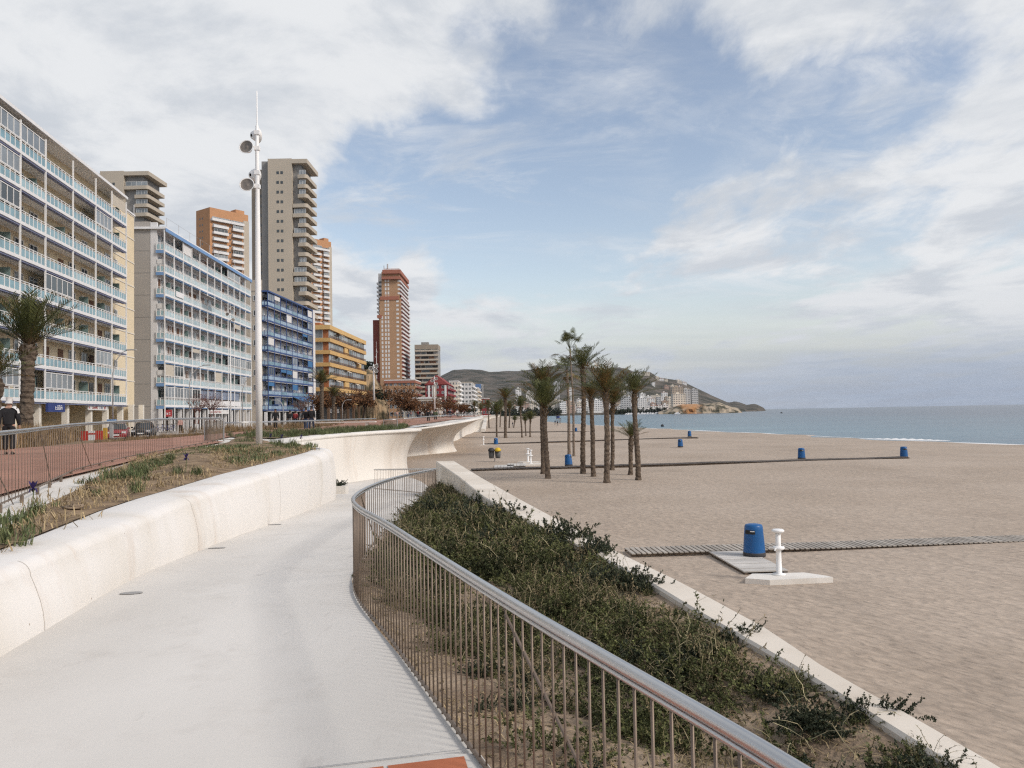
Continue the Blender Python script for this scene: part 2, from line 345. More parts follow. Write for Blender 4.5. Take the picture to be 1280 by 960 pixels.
# ------------------------------------------------------------------ world: sky with clouds
SUN_EL, SUN_AZ = R(38), R(118)                                # azimuth clockwise from +Y
def world():
    w = bpy.data.worlds.new('World'); SC.world = w; w.use_nodes = True
    nt = w.node_tree; N = nt.nodes; L = nt.links; bg = N['Background']; bg.inputs['Strength'].default_value = .1
    sky = N.new('ShaderNodeTexSky'); sky.sky_type = 'NISHITA'; sky.sun_disc = False; sky.sun_elevation = SUN_EL; sky.sun_rotation = SUN_AZ
    sky.air_density = 1.0; sky.dust_density = 1.5; sky.ozone_density = 1.2
    tc = N.new('ShaderNodeTexCoord'); sp = N.new('ShaderNodeSeparateXYZ'); L.new(tc.outputs['Generated'], sp.inputs['Vector'])
    def math_(op, a, b=None, c=None, clamp=False):
        n = N.new('ShaderNodeMath'); n.operation = op; n.use_clamp = clamp
        for i, x in enumerate((a, b, c)):
            if x is None: continue
            if isinstance(x, (int, float)): n.inputs[i].default_value = x
            else: L.new(x, n.inputs[i])
        return n.outputs['Value']
    def mix(f, a, b, mode='MIX'):
        n = N.new('ShaderNodeMix'); n.data_type = 'RGBA'; n.blend_type = mode
        for k, x in (('Factor', f), ('A', a), ('B', b)):
            if isinstance(x, (int, float)): n.inputs[k].default_value = x
            elif isinstance(x, tuple): n.inputs[k].default_value = lin(x)
            else: L.new(x, n.inputs[k])
        return n.outputs['Result']
    def rng(x, a, b, c=0, d=1, smooth=True):
        n = N.new('ShaderNodeMapRange'); n.interpolation_type = 'SMOOTHSTEP' if smooth else 'LINEAR'
        L.new(x, n.inputs['Value']); n.inputs['From Min'].default_value = a; n.inputs['From Max'].default_value = b; n.inputs['To Min'].default_value = c; n.inputs['To Max'].default_value = d
        return n.outputs['Result']
    z = math_('MAXIMUM', sp.outputs['Z'], 0.0); zd = math_('ADD', z, .10)
    u = math_('DIVIDE', sp.outputs['X'], zd); v = math_('DIVIDE', sp.outputs['Y'], zd)
    cb = N.new('ShaderNodeCombineXYZ'); L.new(u, cb.inputs['X']); L.new(v, cb.inputs['Y'])
    def noise(scale, detail, rough, stretch=(1,1,1), off=(0,0,0), dist=0, rot=0):
        mp = N.new('ShaderNodeMapping'); mp.inputs['Scale'].default_value = stretch; mp.inputs['Location'].default_value = off; mp.inputs['Rotation'].default_value = (0,0,rot)
        L.new(cb.outputs['Vector'], mp.inputs['Vector'])
        n = N.new('ShaderNodeTexNoise'); n.inputs['Scale'].default_value = scale; n.inputs['Detail'].default_value = detail; n.inputs['Roughness'].default_value = rough; n.inputs['Distortion'].default_value = dist
        L.new(mp.outputs['Vector'], n.inputs['Vector']); return n.outputs['Fac']
    n1 = noise(1.15, 10, .6, (1, .62, 1), (3.3, 1.7, 0), .35, .55)
    n2 = noise(3.6, 9, .62, (1, .45, 1), (7.1, 4.4, 0), .3, .5)
    den = math_('ADD', math_('ADD', math_('MULTIPLY', n1, 1.05), math_('MULTIPLY', n2, .45)), -.25)
    # where the sky of that day was covered and where it was open (directions)
    def blob(px, py, rad, wgt):
        d = ray(px, py).normalized()
        vm = N.new('ShaderNodeVectorMath'); vm.operation = 'DOT_PRODUCT'; L.new(tc.outputs['Generated'], vm.inputs[0]); vm.inputs[1].default_value = d
        return rng(vm.outputs['Value'], math.cos(math.atan(rad/1000)), 1, 0, wgt)
    acc = den
    for b in BLOBS: acc = math_('ADD', acc, blob(*b))
    cover = rng(acc, .40, .60)
    nv = noise(2.2, 10, .66, (.75, 1.15, 1), (5.2, 8.8, 0), .6, .75)
    nw = noise(.8, 4, .5, (1, 1, 1), (9.2, 2.8, 0))
    veil = math_('MULTIPLY', rng(nv, .40, .68), rng(nw, .34, .62), None, True)
    cover = math_('MAXIMUM', cover, math_('MULTIPLY', veil, .9))
    low = rng(sp.outputs['Z'], .0, .22, 1, 0)
    # cloud shade
    n3 = noise(2.1, 9, .62, (1, .8, 1), (1.1, 9.4, 0), .3, .4)
    shade = rng(n3, .38, .60)
    ccol = mix(shade, CL_DARK, CL_LIGHT)
    blue = mix(1.0, sky.outputs['Color'], SKY_TINT, 'MULTIPLY')
    c = mix(cover, blue, ccol)
    # pale layer of stratus towards the horizon with darker bands in it
    n4 = noise(.55, 5, .55, (.35, 1, 1), (2, 3, 0))
    hz = mix(rng(n4, .42, .62), HZ_A, HZ_B)
    right = rng(sp.outputs['X'], .02, .48)
    band = math_('MULTIPLY', right, rng(sp.outputs['Z'], .01, .115, 1, 0))
    hz2 = mix(band, hz, HZ_R)
    c = mix(math_('MULTIPLY', rng(sp.outputs['Z'], .015, .17, 1, 0), .9), c, hz2)
    L.new(c, bg.inputs['Color'])
BLOBS = [(250,40,460,.115),(90,260,380,.12),(560,120,170,.12),(1240,130,300,.12),(920,255,150,.15),(760,285,100,.09),(860,135,60,.12),(330,300,120,.08),(480,325,95,.26),(740,0,120,.13),(960,0,110,.08),(560,345,90,.13),(1230,400,260,.05),
         (540,255,170,-.20),(790,90,190,-.19),(820,280,240,-.13),(1060,190,150,-.14),(680,250,190,-.12),(610,60,70,-.10),(430,290,80,-.16),(900,130,130,-.08),(960,330,200,-.06)]
CL_DARK = (5.7,6.05,6.55); CL_LIGHT = (7.6,7.75,7.95)
SKY_TINT = (2.1,1.78,1.55)
HZ_A = (4.5,4.95,5.6); HZ_B = (6.2,6.4,6.6); HZ_R = (3.2,3.8,4.85)
world()
sl = bpy.data.lights.new('sun', 'SUN'); sl.energy = 2.15; sl.angle = R(12); sl.color = (1, .95, .88)
so = bpy.data.objects.new('sun', sl); COL.objects.link(so)
sd = Vector((math.sin(SUN_AZ)*math.cos(SUN_EL), math.cos(SUN_AZ)*math.cos(SUN_EL), math.sin(SUN_EL)))
so.rotation_euler = sd.to_track_quat('Z', 'Y').to_euler()
vs = SC.view_settings; vs.view_transform = 'Standard'; vs.look = 'None'; vs.exposure = 0.10; vs.gamma = 1; vs.use_curve_mapping = False
SC.render.engine = 'CYCLES'; SC.cycles.use_denoising = False; SC.cycles.use_adaptive_sampling = False; SC.cycles.filter_width = 1.25; SC.cycles.max_bounces = 7; SC.cycles.diffuse_bounces = 5; SC.cycles.glossy_bounces = 2; SC.cycles.transmission_bounces = 2; SC.cycles.transparent_max_bounces = 6; SC.cycles.caustics_reflective = False; SC.cycles.caustics_refractive = False
# ------------------------------------------------------------------ curves of the promenade (tables of depth -> x)
XI = [(-6,-3.2),(2,-3.9),(7.43,-4.76),(8.6,-5.0),(10.3,-5.38),(11.7,-5.55),(13.5,-5.67),(15.8,-5.85),(18.3,-5.9),(21.4,-5.97),(24.2,-6.08),(26,-6.5)]
XL_ = [(-6,-2.5),(2,-3.3),(6.4,-4.1),(11.4,-4.8),(13.7,-4.96),(17,-5.02),(22,-5.3),(25.7,-5.75)]
XB = [(-6,-2.4),(2,-3.2),(6.15,-3.94),(7.75,-4.18),(9.96,-4.58),(14.5,-4.93),(18.8,-5.12),(25.7,-5.72)]
XP = [(-3,2.4),(.5,1.15),(1.93,.62),(2.63,.36),(3.95,-.10),(4.8,-.43),(5.77,-.78),(6.95,-1.23),(8.3,-1.66),(9.2,-1.88),(11,-2.1),(15.6,-2.42),(20,-2.45),(25,-2.5),(28,-2.7),(31,-3.2)]
# beach wall sections: (depth, x top, z top, x base, z base, bulge)
WAVE = [(25.9,-5.95,-1.05,-5.78,-2.9,.0),(27,-6.8,-1.05,-6.6,-2.95,.0),(30,-8.6,-1.05,-8.0,-3.1,.0),(36,-9.8,-1.0,-9.1,-3.45,.1),(42,-9.75,-1.0,-9.4,-3.7,.2),(46,-9.3,-1.0,-9.2,-3.8,.35),(50,-8.5,-1.0,-8.55,-3.95,.6),
        (53,-7.5,-1.0,-7.8,-4.2,.8),(55.5,-6.75,-1.0,-7.3,-4.5,.85),(57.5,-6.6,-1.02,-7.3,-4.6,.9),(59,-7.2,-1.05,-8.2,-4.7,.8),(63,-9.8,-1.15,-10.8,-4.8,.6),(70,-12,-1.25,-13,-4.8,.4),(76,-11.4,-1.3,-13.4,-4.8,.6),
        (81,-9.3,-1.3,-12.8,-4.8,1.0),(86,-7.6,-1.12,-11.7,-4.8,1.5),(90,-6.1,-.9,-10.0,-4.8,1.9),(94,-4.9,-.7,-8.1,-4.8,2.0),(97,-3.9,-.5,-6.9,-4.8,2.0),(100,-3.7,-.45,-6.8,-4.8,2.0),(106,-4.6,-.45,-8.0,-4.8,1.6),(120,-6.6,-.55,-9.6,-4.8,1.0),
        (160,-8.6,-.62,-10,-4.8,.5),(220,-8.5,-.7,-9.5,-4.8,.3),(400,-14,-1,-15,-4.8,.1),(800,-20,-1.4,-21,-4.8,.1),(1350,-20,-1.6,-21,-4.8,0)]
XT = [(-6,-3.2)] + [(a, b) for a, b in XI[1:-1]] + [(w[0], w[1]) for w in WAVE]
XBASE = [(w[0], w[3]) for w in WAVE]
SHORE = [(-400,190),(0,92),(104,66),(119,62),(147,58),(181,52.6),(215,47),(254,41),(331,32),(482,21),(883,38),(1300,57),(1420,40)]
def frange(a, b, n): return [a+(b-a)*i/n for i in range(n+1)]
def strip(name, Ys, xl, xr, zf, mt, nx=4, smooth=False):
    g = lambda t, y: interp(t, y) if isinstance(t, list) else (t(y) if callable(t) else t)
    mb = MB(); rows = []
    for y in Ys:
        a, b = g(xl, y), g(xr, y)
        rows.append([(a+(b-a)*j/nx, y, zf(a+(b-a)*j/nx, y, j/nx)) for j in range(nx+1)])
    mb.grid(rows); return mb.build(name, mt, smooth=smooth)
YU = frange(-6, 30, 72) + frange(30.5, 110, 159) + frange(112, 400, 48)
kind(strip('promenade', YU, lambda y: interp([(-6,-14.2),(31,-19.5),(44,-19.0),(60,-20.2),(400,-24.2)], y), XT, lambda x, y, t: ZU(y)-.03, 'white_concrete', 3), 'structure')
XRED = [(-6,-4.3),(5,-5.5),(11,-7.75),(13,-8.25),(16,-9.0),(20,-9.75),(24.4,-10.75),(30,-11.7),(35,-12.6),(37,-14),(44,-15.5),(53,-15.3),(64,-12.9),(75,-13.2),(85,-10.9),(92,-8.5),(100,-6.0),(220,-10.5),(400,-16)]
kind(strip('red_pavement', YU, lambda y: interp([(-6,-14),(31,-19.3),(44,-18.8),(60,-20),(400,-24)], y), XRED, lambda x, y, t: ZU(y)+.03, 'red_paving', 3), 'structure')
kind(strip('street', frange(-40, 420, 20), -37, -14.5, lambda x, y, t: -1.62, 'asphalt', 1), 'structure')
mb = MB(); mb.box(-60, -37, -40, 420, -2.2, -1.5); kind(mb.build('pavement', 'pavement'), 'structure')
kind(strip('verge', frange(20, 120, 40), lambda y: interp([(-6,-17),(28,-21.3),(47,-27.6),(48,-23.5),(120,-24.5)], y), lambda y: interp([(-6,-14.2),(31,-19.5),(44,-19.0),(60,-20.2),(400,-24.2)], y), lambda x, y, t: -1.14, 'bed_soil', 2), 'structure')
kind(strip('kerb', frange(-6, 400, 60), lambda y: interp([(-6,-14.5),(31,-19.8),(44,-19.3),(60,-20.5),(400,-24.5)], y), lambda y: interp([(-6,-14.2),(31,-19.5),(44,-19.0),(60,-20.2),(400,-24.2)], y), lambda x, y, t: ZU(y)-.03-(1-t)*.6, 'red_curb', 1), 'structure')
mb = MB(); mb.quad((-3000,-50,-1.75),(-24,-50,-1.75),(-24,1400,-1.75),(-3000,1400,-1.75)); kind(mb.build('town_ground', 'town_ground'), 'structure')
strip2 = strip('promenade_road', frange(400, 1350, 12), -30, XT, lambda x, y, t: interp([(w[0], w[2]) for w in WAVE], y)-.02, 'white_concrete', 1); kind(strip2, 'structure')
# sand
def sz(x, y):
    d = interp(SHORE, y) - x
    base = ZS + .05*math.sin(x*.21+y*.13) + .04*math.sin(x*.11-y*.31)
    if d < 34: base -= (34-d)/34*.82
    if y < 66: base += .25*max(0, 1-abs(x+9)/4)
    return max(base, -7.5)
YS_ = frange(-60, 20, 20) + frange(21, 140, 110) + frange(145, 500, 60) + frange(520, 1420, 20)
kind(strip('sand', YS_, lambda y: (interp([(-60,1.5),(4,1.9),(9,1.6),(14,.8),(20,-.6),(26,-2),(30,-2.7),(36,-5)], y) if y < 37 else interp(XBASE, y)-2), lambda y: interp(SHORE, y)+45, lambda x, y, t: sz(x, y), 'sand', 70, True), 'structure')
# sea with distance to the waterline stored on its points
def sea():
    mb = MB(); rows = []
    for y in [-9000,-2000,-400,-100] + frange(0, 500, 25) + frange(560, 1400, 10) + [1700, 2500, 4500, 11500]:
        s0 = interp(SHORE, y)-6 if y < 1421 else 0
        rows.append([(s0+d, y, ZW) for d in (0, 6, 10, 20, 40, 70, 110, 170, 260, 400, 700, 1300, 3000, 6000, 11500)])
    mb.grid(rows); o = mb.build('sea', 'water'); kind(o, 'structure')
    a = o.data.attributes.new('shore', 'FLOAT', 'POINT')
    a.data.foreach_set('value', [min(2000, (0, 0, 4, 14, 34, 64, 104, 164, 254, 394, 694, 1300, 3000, 6000, 11500)[i % 15]) for i in range(len(o.data.vertices))])
sea()
def foam():
    mat('foam', (.78,.78,.77), .8, .05); r = random.Random(5)
    pts = [(y, interp(SHORE, y)) for y in frange(60, 330, 270)]
    mb = MB(); rows = []
    for y, x in pts:
        w = .35 + .45*max(0, math.sin(y*.19)+math.sin(y*.071+1)) + r.random()*.25
        rows.append([(x-.9-.3*math.sin(y*.13), y, ZW+.012), (x-.9+w, y, ZW+.03), (x-.9+w*1.5, y, ZW+.012)])
    mb.grid(rows); return kind(mb.build('foam', 'foam'), 'stuff')
foam()
def breaker():
    mb = MB(); rows = []
    for i in range(41):
        t = i/40; p = flat(1075+115*t, 548.5+2.6*t, ZW); h = .16*math.sin(PI*t)*(1+.4*math.sin(i*1.7))
        rows.append([(p.x-1.2, p.y+.0, ZW-.05), (p.x-.3, p.y+.3, ZW+h*.8), (p.x+.2, p.y+.6, ZW+h), (p.x+1.0, p.y+.9, ZW-.05)])
    mb.grid(rows); return kind(mb.build('breaking_wave', 'foam', smooth=True), 'structure')
breaker()
# ------------------------------------------------------------------ ramp, terracotta landing
kind(strip('ramp_path', frange(4.2, 9, 20)+frange(9.4, 52, 60), lambda y: interp(XB, y)-.1 if y < 25.7 else interp(XBASE, y)-.3, lambda y: interp(XP, y) if y < 26 else interp([(26,-2.52),(31,-3.0),(36,-3.6),(45,-5.2),(52,-6.8)], y), lambda x, y, t: ZF(y), 'path_concrete', 4), 'structure')
def landing():
    c = lambda px, py, z: flat(px, py, z)
    mb = MB(); mb.poly([(-3.0,-3,-1.756),(2.35,-3,-1.756),(interp(XP,1.9),1.9,-1.756),(interp(XP,3.1),3.1,-1.756),(interp(XP,4.21),4.21,-1.756),(-3.6,4.21,-1.756)])
    kind(mb.build('landing', 'path_concrete'), 'structure')
    q = [c(455,960.5,-1.75), c(581,945,-1.75)]; d = (q[0]-q[1]).normalized(); far = q[1]+d*3.2; n = Vector((-d.y, d.x, 0))*(1 if -d.x < 0 else -1)
    n = n if n.y < 0 else -n
    mb = MB()
    for i in range(8):
        for j in range(10):
            a = q[1]+d*(.41*i+(.004)) + n*(.36*j); sh = .035*((i*7+j*3) % 3-1)
            P = [a, a+d*.39+n*.0, a+d*(.395+sh)+n*.345, a+d*(.0-sh*.5)+n*.345]
            mb.poly([(p.x, p.y, -1.750) for p in (P if (P[1]-P[0]).cross(P[2]-P[0]).z > 0 else P[::-1])])
    kind(mb.build('terracotta_tiles', 'terracotta'), 'structure')
    mb = MB(); a, b = c(430,955,-1.75), c(592,935.5,-1.75); t = (b-a).normalized(); m_ = Vector((-t.y, t.x, 0))*.0035; a = a-t*3
    mb.quad(*[(p.x, p.y, -1.752+.004) for p in (a-m_, b-m_, b+m_, a+m_)]); kind(mb.build('paving_joint', 'drain'), 'structure')
landing()
def edging():                                               # thin dark gap strip along the garden side of the path
    mb = MB(); rows = []
    for y in frange(0.6, 25.5, 80):
        x = interp(XP, y); z = ZF(y)
        rows.append([(x-.0, y, z+.002), (x+.0, y, z-.12), (x+.0, y, z-.6)])
    mb.grid(rows); kind(mb.build('path_edge', 'plinth_concrete'), 'structure')
edging()
for px, py, w in ((164,742,.125),(271,685.5,.14),(343,656,.15)):
    p = flat(px, py, ZF); mb = MB()
    pts = [(w*math.cos(a)*.9, w*.42*math.sin(a)) for a in frange(0, 2*PI, 20)[:-1]]
    mb.prism(pts, .0, .006); o = mb.build('drain_cover', 'drain', loc=(p.x, p.y, ZF(p.y)+.004), rz=R(12))
    o.rotation_euler.x = math.atan(-.05) if p.y > 9 else 0
    tag(o, {164:'grey oval drain cover nearest the terracotta tiles on the white ramp', 271:'second grey oval drain cover up the white ramp, beside the stained wall', 343:'small far drain cover at the foot of the white planter wall'}[px], 'drain cover')
# ------------------------------------------------------------------ planter wall (left of the ramp)
def planter_wall():
    mb = MB(); rows = []
    xi_, xl_, xb_ = XI[:-1]+[(25.7,-6.15),(26.4,-6.5),(27.1,-7.2),(27.7,-8.25),(28,-9.3)], XL_+[(26.4,-6.0),(27.1,-6.65),(27.7,-7.7),(28,-8.7)], XB+[(26.4,-5.95),(27.1,-6.6),(27.7,-7.6),(28,-8.6)]
    for y in frange(-5, 25.7, 90)+frange(25.9, 28, 14):
        xi, xl, xb = interp(xi_, y), interp(xl_, y), interp(xb_, y); soft = min(1, max(0, (y-19)/6)); zt = ZU(y)+.03; zb = ZF(y)-.15
        xl = max(xl, xi+.3); H = zt-zb
        row = [(xi-.12, y, zt-.35), (xi-.01, y, zt-.015), (xi+.03, y, zt)]
        w = xl-xi
        for k in range(1, 9):                                # rolled shoulder
            a = k/8*PI/2
            row.append((xi+.03+(w-.03)*(.70-.35*soft+(.30+.35*soft)*math.sin(a)), y, zt-.02-(.13+.22*soft)*(1-math.cos(a))))
        z1 = row[-1][2]
        for k in range(1, 7):
            s = k/6; row.append((xl+(xb-xl)*s + .05*math.sin(PI*s), y, z1+(zb-z1)*s))
        rows.append(row)
    mb.grid(rows)
    mb.poly([rows[-1][i] for i in range(len(rows[-1]))])
    o = thing('planter_wall', '', 'wall'); mb.build('wall_face', 'wall_concrete', o, True)
    for yj in frange(2.2, 22.5, 4):
        jm = MB(); i = int((yj+5)/30.7*90); a = rows[i]; jr = [[(p[0]+.003, p[1], p[2]+.003) for p in a[3:]], [(p[0]+.003, p[1]+.007, p[2]+.003) for p in a[3:]]]; jm.grid(jr); jm.build('joint', 'joint_grey', o)
    tag(o, 'long low white concrete wall with a rounded top between ramp and planted bed', 'wall')
planter_wall()
def beach_wall():
    mb = MB(); rows = []; cap = MB(); crow = []
    Y = []
    for a, b in zip(WAVE, WAVE[1:]): n = max(3, min(12, int((b[0]-a[0])/.6))); Y += [(a, b, i/n) for i in range(n)]
    for a, b, t in Y + [(WAVE[-2], WAVE[-1], 1)]:
        ts = t
        y, xt, zt, xb, zb, bu = [a[i]+(b[i]-a[i])*ts for i in range(6)]
        row = []
        for k in range(15):
            s = k/14; x = xb+(xt-xb)*s**2.6 - bu*.45*math.sin(PI*s**.9); row.append((x, y, zb+(zt-.02-zb)*s))
        rows.append(row)
        if y > 29.5: crow.append([(xt-.02, y, zt-.16), (xt+.06, y, zt-.12), (xt+.07, y, zt-.03), (xt-.02, y, zt+.04), (xt-.5, y, zt+.06), (xt-1.1, y, zt+.03), (xt-1.3, y, zt-.2)])
    mb.grid([[p for p in reversed(r)] for r in rows]); cap.grid([list(r) for r in crow])
    t = thing('beach_wall', 'curving white concrete sea wall that flares out like a wave above the sand', 'wall', (0,0,0))
    mb.build('wall_face', 'wave_concrete', t, True); cap.build('coping', 'white_concrete', t, True)
beach_wall()
# ------------------------------------------------------------------ parapet on the beach side of the garden
PO = [(567.6,576),(603,597.5),(660,629),(720,661),(773,690),(853,727.5),(960,785),(1040,838),(1140,893),(1240,950)]
PI_ = [(545,576.5),(573,595.5),(603,620),(633.6,636.5),(660,653),(730,685),(813,728),(870,763),(930,797),(1000,837),(1100,900),(1153,933)]
ZP = -1.72
def ptab(l):
    w = sorted([(flat(x, y, ZP).y, flat(x, y, ZP).x) for x, y in l]); a, b = w[0], w[1]
    k = (b[1]-a[1])/(b[0]-a[0]); return [(-3, a[1]+k*(-3-a[0])*.8)] + w
XPO, XPI = ptab(PO), ptab(PI_)
ZSOIL = lambda x, y, t: (ZF(y)-.07)*(1-t) + interp([(3,-1.765),(13,-1.80),(17,-2.05),(26,-2.5)], y)*t - .07*math.sin(PI*t) + .05*math.sin(x*3.1+y*1.7)*math.sin(PI*t)
def parapet():
    mb = MB(); rows = []
    ye = min(XPO[-1][0], XPI[-1][0])
    for y in frange(-3, ye, 70):
        a, b = interp(XPI, y), interp(XPO, y); zi = ZF(y)-.5; q = .02
        rows.append([(a, y, zi-.3), (a, y, ZP-q), (a+q, y, ZP), (b-q, y, ZP), (b, y, ZP-q), (b+.05, y, ZS-.4)])
    mb.grid([r for r in rows]); mb.poly([p for p in reversed(rows[-1])])
    o = mb.build('parapet', 'parapet_concrete'); tag(o, 'straight cream concrete parapet between the scrubby garden and the sand', 'wall')
parapet()
kind(strip('garden_soil', frange(-3, 30, 130), XP, lambda y: interp(XPI, y)+.02, ZSOIL, 'soil', 24, True), 'structure')
# ------------------------------------------------------------------ railings
def railing(name, label, base, h, r=.024, step=.11, limit=100, brace=(), bar=.0065, drop=0.0, foot=None, group=None, thin=True):
    """base: smooth list of base points; handrail tube, balusters one by one, slanting stays"""
    t = thing(name, label, 'railing', base[0], 0, group); o0 = Vector(base[0])
    B = [Vector(b)-o0 for b in base]
    mb = MB(); mb.tube([b+Vector((0,0,h)) for b in B], r, 12); mb.build('handrail', 'steel', t, True)
    MB().tube([b+Vector((0,0,h-r-.012)) for b in B], .011, 8).build('under_rail', 'steel', t, True)
    mb = MB(); mb.tube([b+Vector((0,0,.03-drop)) for b in B], .014, 6); mb.build('bottom_bar', 'bronze', t, True)
    pts = even(B, step)
    if thin: pts = [p for i, p in enumerate(pts) if i < limit or i % 3 == 0]
    me = MB().tube([(0,0,.0-drop), (0,0,h)], bar, 6).mesh('baluster', 'bronze', True)
    rest = MB()
    for i, p in enumerate(pts):
        if i < limit: put('baluster', me, t, p)
        else: rest.tube([p+Vector((0,0,-drop)), p+Vector((0,0,h))], bar, 5)
    if rest.v: kind(rest.build('baluster', 'bronze', t), 'stuff')
    for i0, d, dz in brace:
        if i0 < len(pts)-d:
            a, b = pts[i0], pts[i0+d]
            MB().tube([a+Vector((0,0,h*dz)), b+Vector((.02,0,-.05))], .008, 6).build('stay', 'bronze', t)
    if foot:
        for p in even(B, foot): MB().box(p.x-.02, p.x+.02, p.y-.02, p.y+.02, p.z-.16, p.z+.02).build('foot', 'bronze', t)
    return t
RB = [(.95,.95),(.62,1.93),(.35,2.63),(-.02,3.6),(-.5,4.95),(-1.07,6.6),(-1.47,7.6),(-1.75,8.6),(-2.05,10.8),(-2.3,14),(-2.42,18),(-2.42,22),(-2.43,25),(-2.6,27),(-3.1,29),(-4.0,31.5),(-5.4,35),(-6.6,38)]
base = [(p.x, p.y, ZF(p.y)) for p in smooth_path([(x, y, 0) for x, y in RB], 2)]
railing('ramp_railing', 'steel railing with thin brown balusters snaking down beside the white ramp and garden', base, .92, .0215, .108, 100, [(27, -16, .92), (74, 10, .95), (92, 12, .95)], .0058)
fp = [(17,630.5),(38.6,620.7),(57,610),(77,600),(97,590.5),(122,584.5),(149,577),(177,571.5),(189,569),(212.7,564.5),(245,558),(276,552)]
b1 = [flat(x, y, ZU) for x, y in fp]; d0 = (b1[1]-b1[0]).normalized()
b1 = [b1[0]-d0*4.5, b1[0]-d0*2] + b1
b1 = [Vector((p.x, p.y, ZU(p.y)+.06)) for p in smooth_path(b1, 1)]
railing('promenade_railing', 'long steel railing along the red pavement above the planted bed on the left', b1, 1.0, .023, .2, 100, [(16, 6, .7), (33, 5, .9), (54, 5, .8)], .0045, 0, 1.25)
def end_panel(name, label, cpx, Y, w, h, z0, rz):
    t = thing(name, label, 'railing', (at(cpx, 530, Y).x, Y, z0), rz)
    mb = MB()
    for i in range(int(w/.05)): x = -w/2+i*.05; yy = .25*(1-(2*x/w)**2); mb.box(x, x+.028, -yy, -yy+.012, .08, h-.06)
    mb.build('grille', 'mesh_metal', t)
    top = [(-w/2+w*i/10, -.25*(1-(2*i/10-1)**2), h) for i in range(11)]
    MB().tube(top, .024, 8).build('handrail', 'steel', t, True)
    MB().tube([(p[0], p[1], .06) for p in top], .02, 6).build('bottom_bar', 'bronze', t)
    MB().tube([(w/2, 0, 0), (w/2, 0, h)], .03, 8).build('post', 'steel', t)
    MB().tube([(-w/2, 0, 0), (-w/2, 0, h)], .02, 8).build('post', 'steel', t)
end_panel('railing_panel', 'brown metal grille panel closing the end of the railing beside the red pavement', 267.5, 36, .85, .98, -1.0, R(4))
end_panel('railing_panel', 'distant brown grille panel on the railing below the orange apartment block', 488, 62, 1.05, .72, -1.02, R(4))
b3 = [at(281, 525.6, 37), at(320, 526, 38), at(395, 524.5, 44), at(470, 522.5, 58)]
railing('promenade_railing', 'thin far railing crossing behind the white floodlight mast', [Vector((p.x, p.y, -1.0)) for p in b3], .82, .026, .25, 100, (), .004)
b4 = [at(505, 521, 64), at(540, 520.5, 80), at(590, 519.8, 140), at(600, 519.6, 200)]
railing('promenade_railing', 'farthest railing along the promenade edge above the wave-shaped wall', [Vector((p.x, p.y, -1.0+.25*min(1, (p.y-64)/30))) for p in b4], .75, .03, .6, 60, (), .006)
# ------------------------------------------------------------------ plants
rg = np.random.default_rng(11)
def sprig(n_stem, h, spread, leaf, per, wl=.35, mi_leaf=0, mi_twig=1, twigw=.006, curl=.5, upright=.5):
    Q = []; I = []
    for _ in range(n_stem):
        a = rg.random()*2*PI; el = upright + (1.45-upright)*rg.random()
        L_ = h*(.5+.6*rg.random()); p = np.array(((rg.random()-.5)*spread, (rg.random()-.5)*spread, -.03))
        d = np.array((math.cos(a)*math.cos(el), math.sin(a)*math.cos(el), math.sin(el)))
        n = 6; side = np.array((-math.sin(a), math.cos(a), 0))
        for k in range(n):
            q = p + d*L_/n
            if twigw: Q.append((p-side*twigw, p+side*twigw, q+side*twigw*.7, q-side*twigw*.7)); I.append(mi_twig)
            if k > 0:
                for _l in range(per):
                    u = rg.normal(size=3); u /= np.linalg.norm(u)+1e-6; u = u*.8 + d*.5; u /= np.linalg.norm(u)+1e-6
                    w = np.cross(u, rg.normal(size=3)); w /= np.linalg.norm(w)+1e-6
                    l = leaf*(.6+.8*rg.random()); s0 = p+(q-p)*rg.random()
                    Q.append((s0, s0+u*l*.5+w*l*wl*.5, s0+u*l, s0+u*l*.5-w*l*wl*.5)); I.append(mi_leaf)
            p = q; d = d + rg.normal(size=3)*.22 + np.array((0, 0, -.10*curl)); d /= np.linalg.norm(d)
    return np.array(Q), np.array(I)
def blades(n, h, spread, w, mi=0, lean=.5):
    Q = []; I = []
    for _ in range(n):
        a = rg.random()*2*PI; r = spread*math.sqrt(rg.random()); p = np.array((r*math.cos(a), r*math.sin(a), -.02)); b = rg.random()*2*PI
        l = h*(.55+.6*rg.random()); o = np.array((math.cos(b), math.sin(b), 0)); s = np.array((-math.sin(b), math.cos(b), 0))
        ln = lean*rg.random()
        m_ = p + np.array((0,0,1))*l*.55 + o*l*ln*.3; e = p + np.array((0,0,1))*l*(1-.3*ln) + o*l*ln
        Q.append((p-s*w, p+s*w, m_+s*w*.8, m_-s*w*.8)); I.append(mi); Q.append((m_-s*w*.8, m_+s*w*.8, e+s*w*.1, e-s*w*.1)); I.append(mi)
    return np.array(Q), np.array(I)
SCRUB = [sprig(20, .34, .34, .021, 17, .5, 0, 2, .0026, 1.0, .35) for _ in range(3)] + [sprig(18, .30, .36, .019, 15, .5, 0, 2, .0026, 1.3, .12) for _ in range(2)]
CURL = [sprig(7, .55, .34, .016, 2, .4, 2, 2, .0032, 3.2, .55) for _ in range(3)]
DRYS = [sprig(18, .36, .34, .022, 4, .35, 1, 2, .0026, 1.1, .25) for _ in range(2)]
DARK = [sprig(22, .36, .28, .025, 19, .6, 0, 2, .0028, .6, .5) for _ in range(3)]
SH_MATS = ['shrub_leaf', 'scrub_dry', 'twig']
def soil_z(x, y):
    a, b = interp(XP, y), interp(XPI, y); t = min(1, max(0, (x-a)/(b-a))); return ZSOIL(x, y, t)
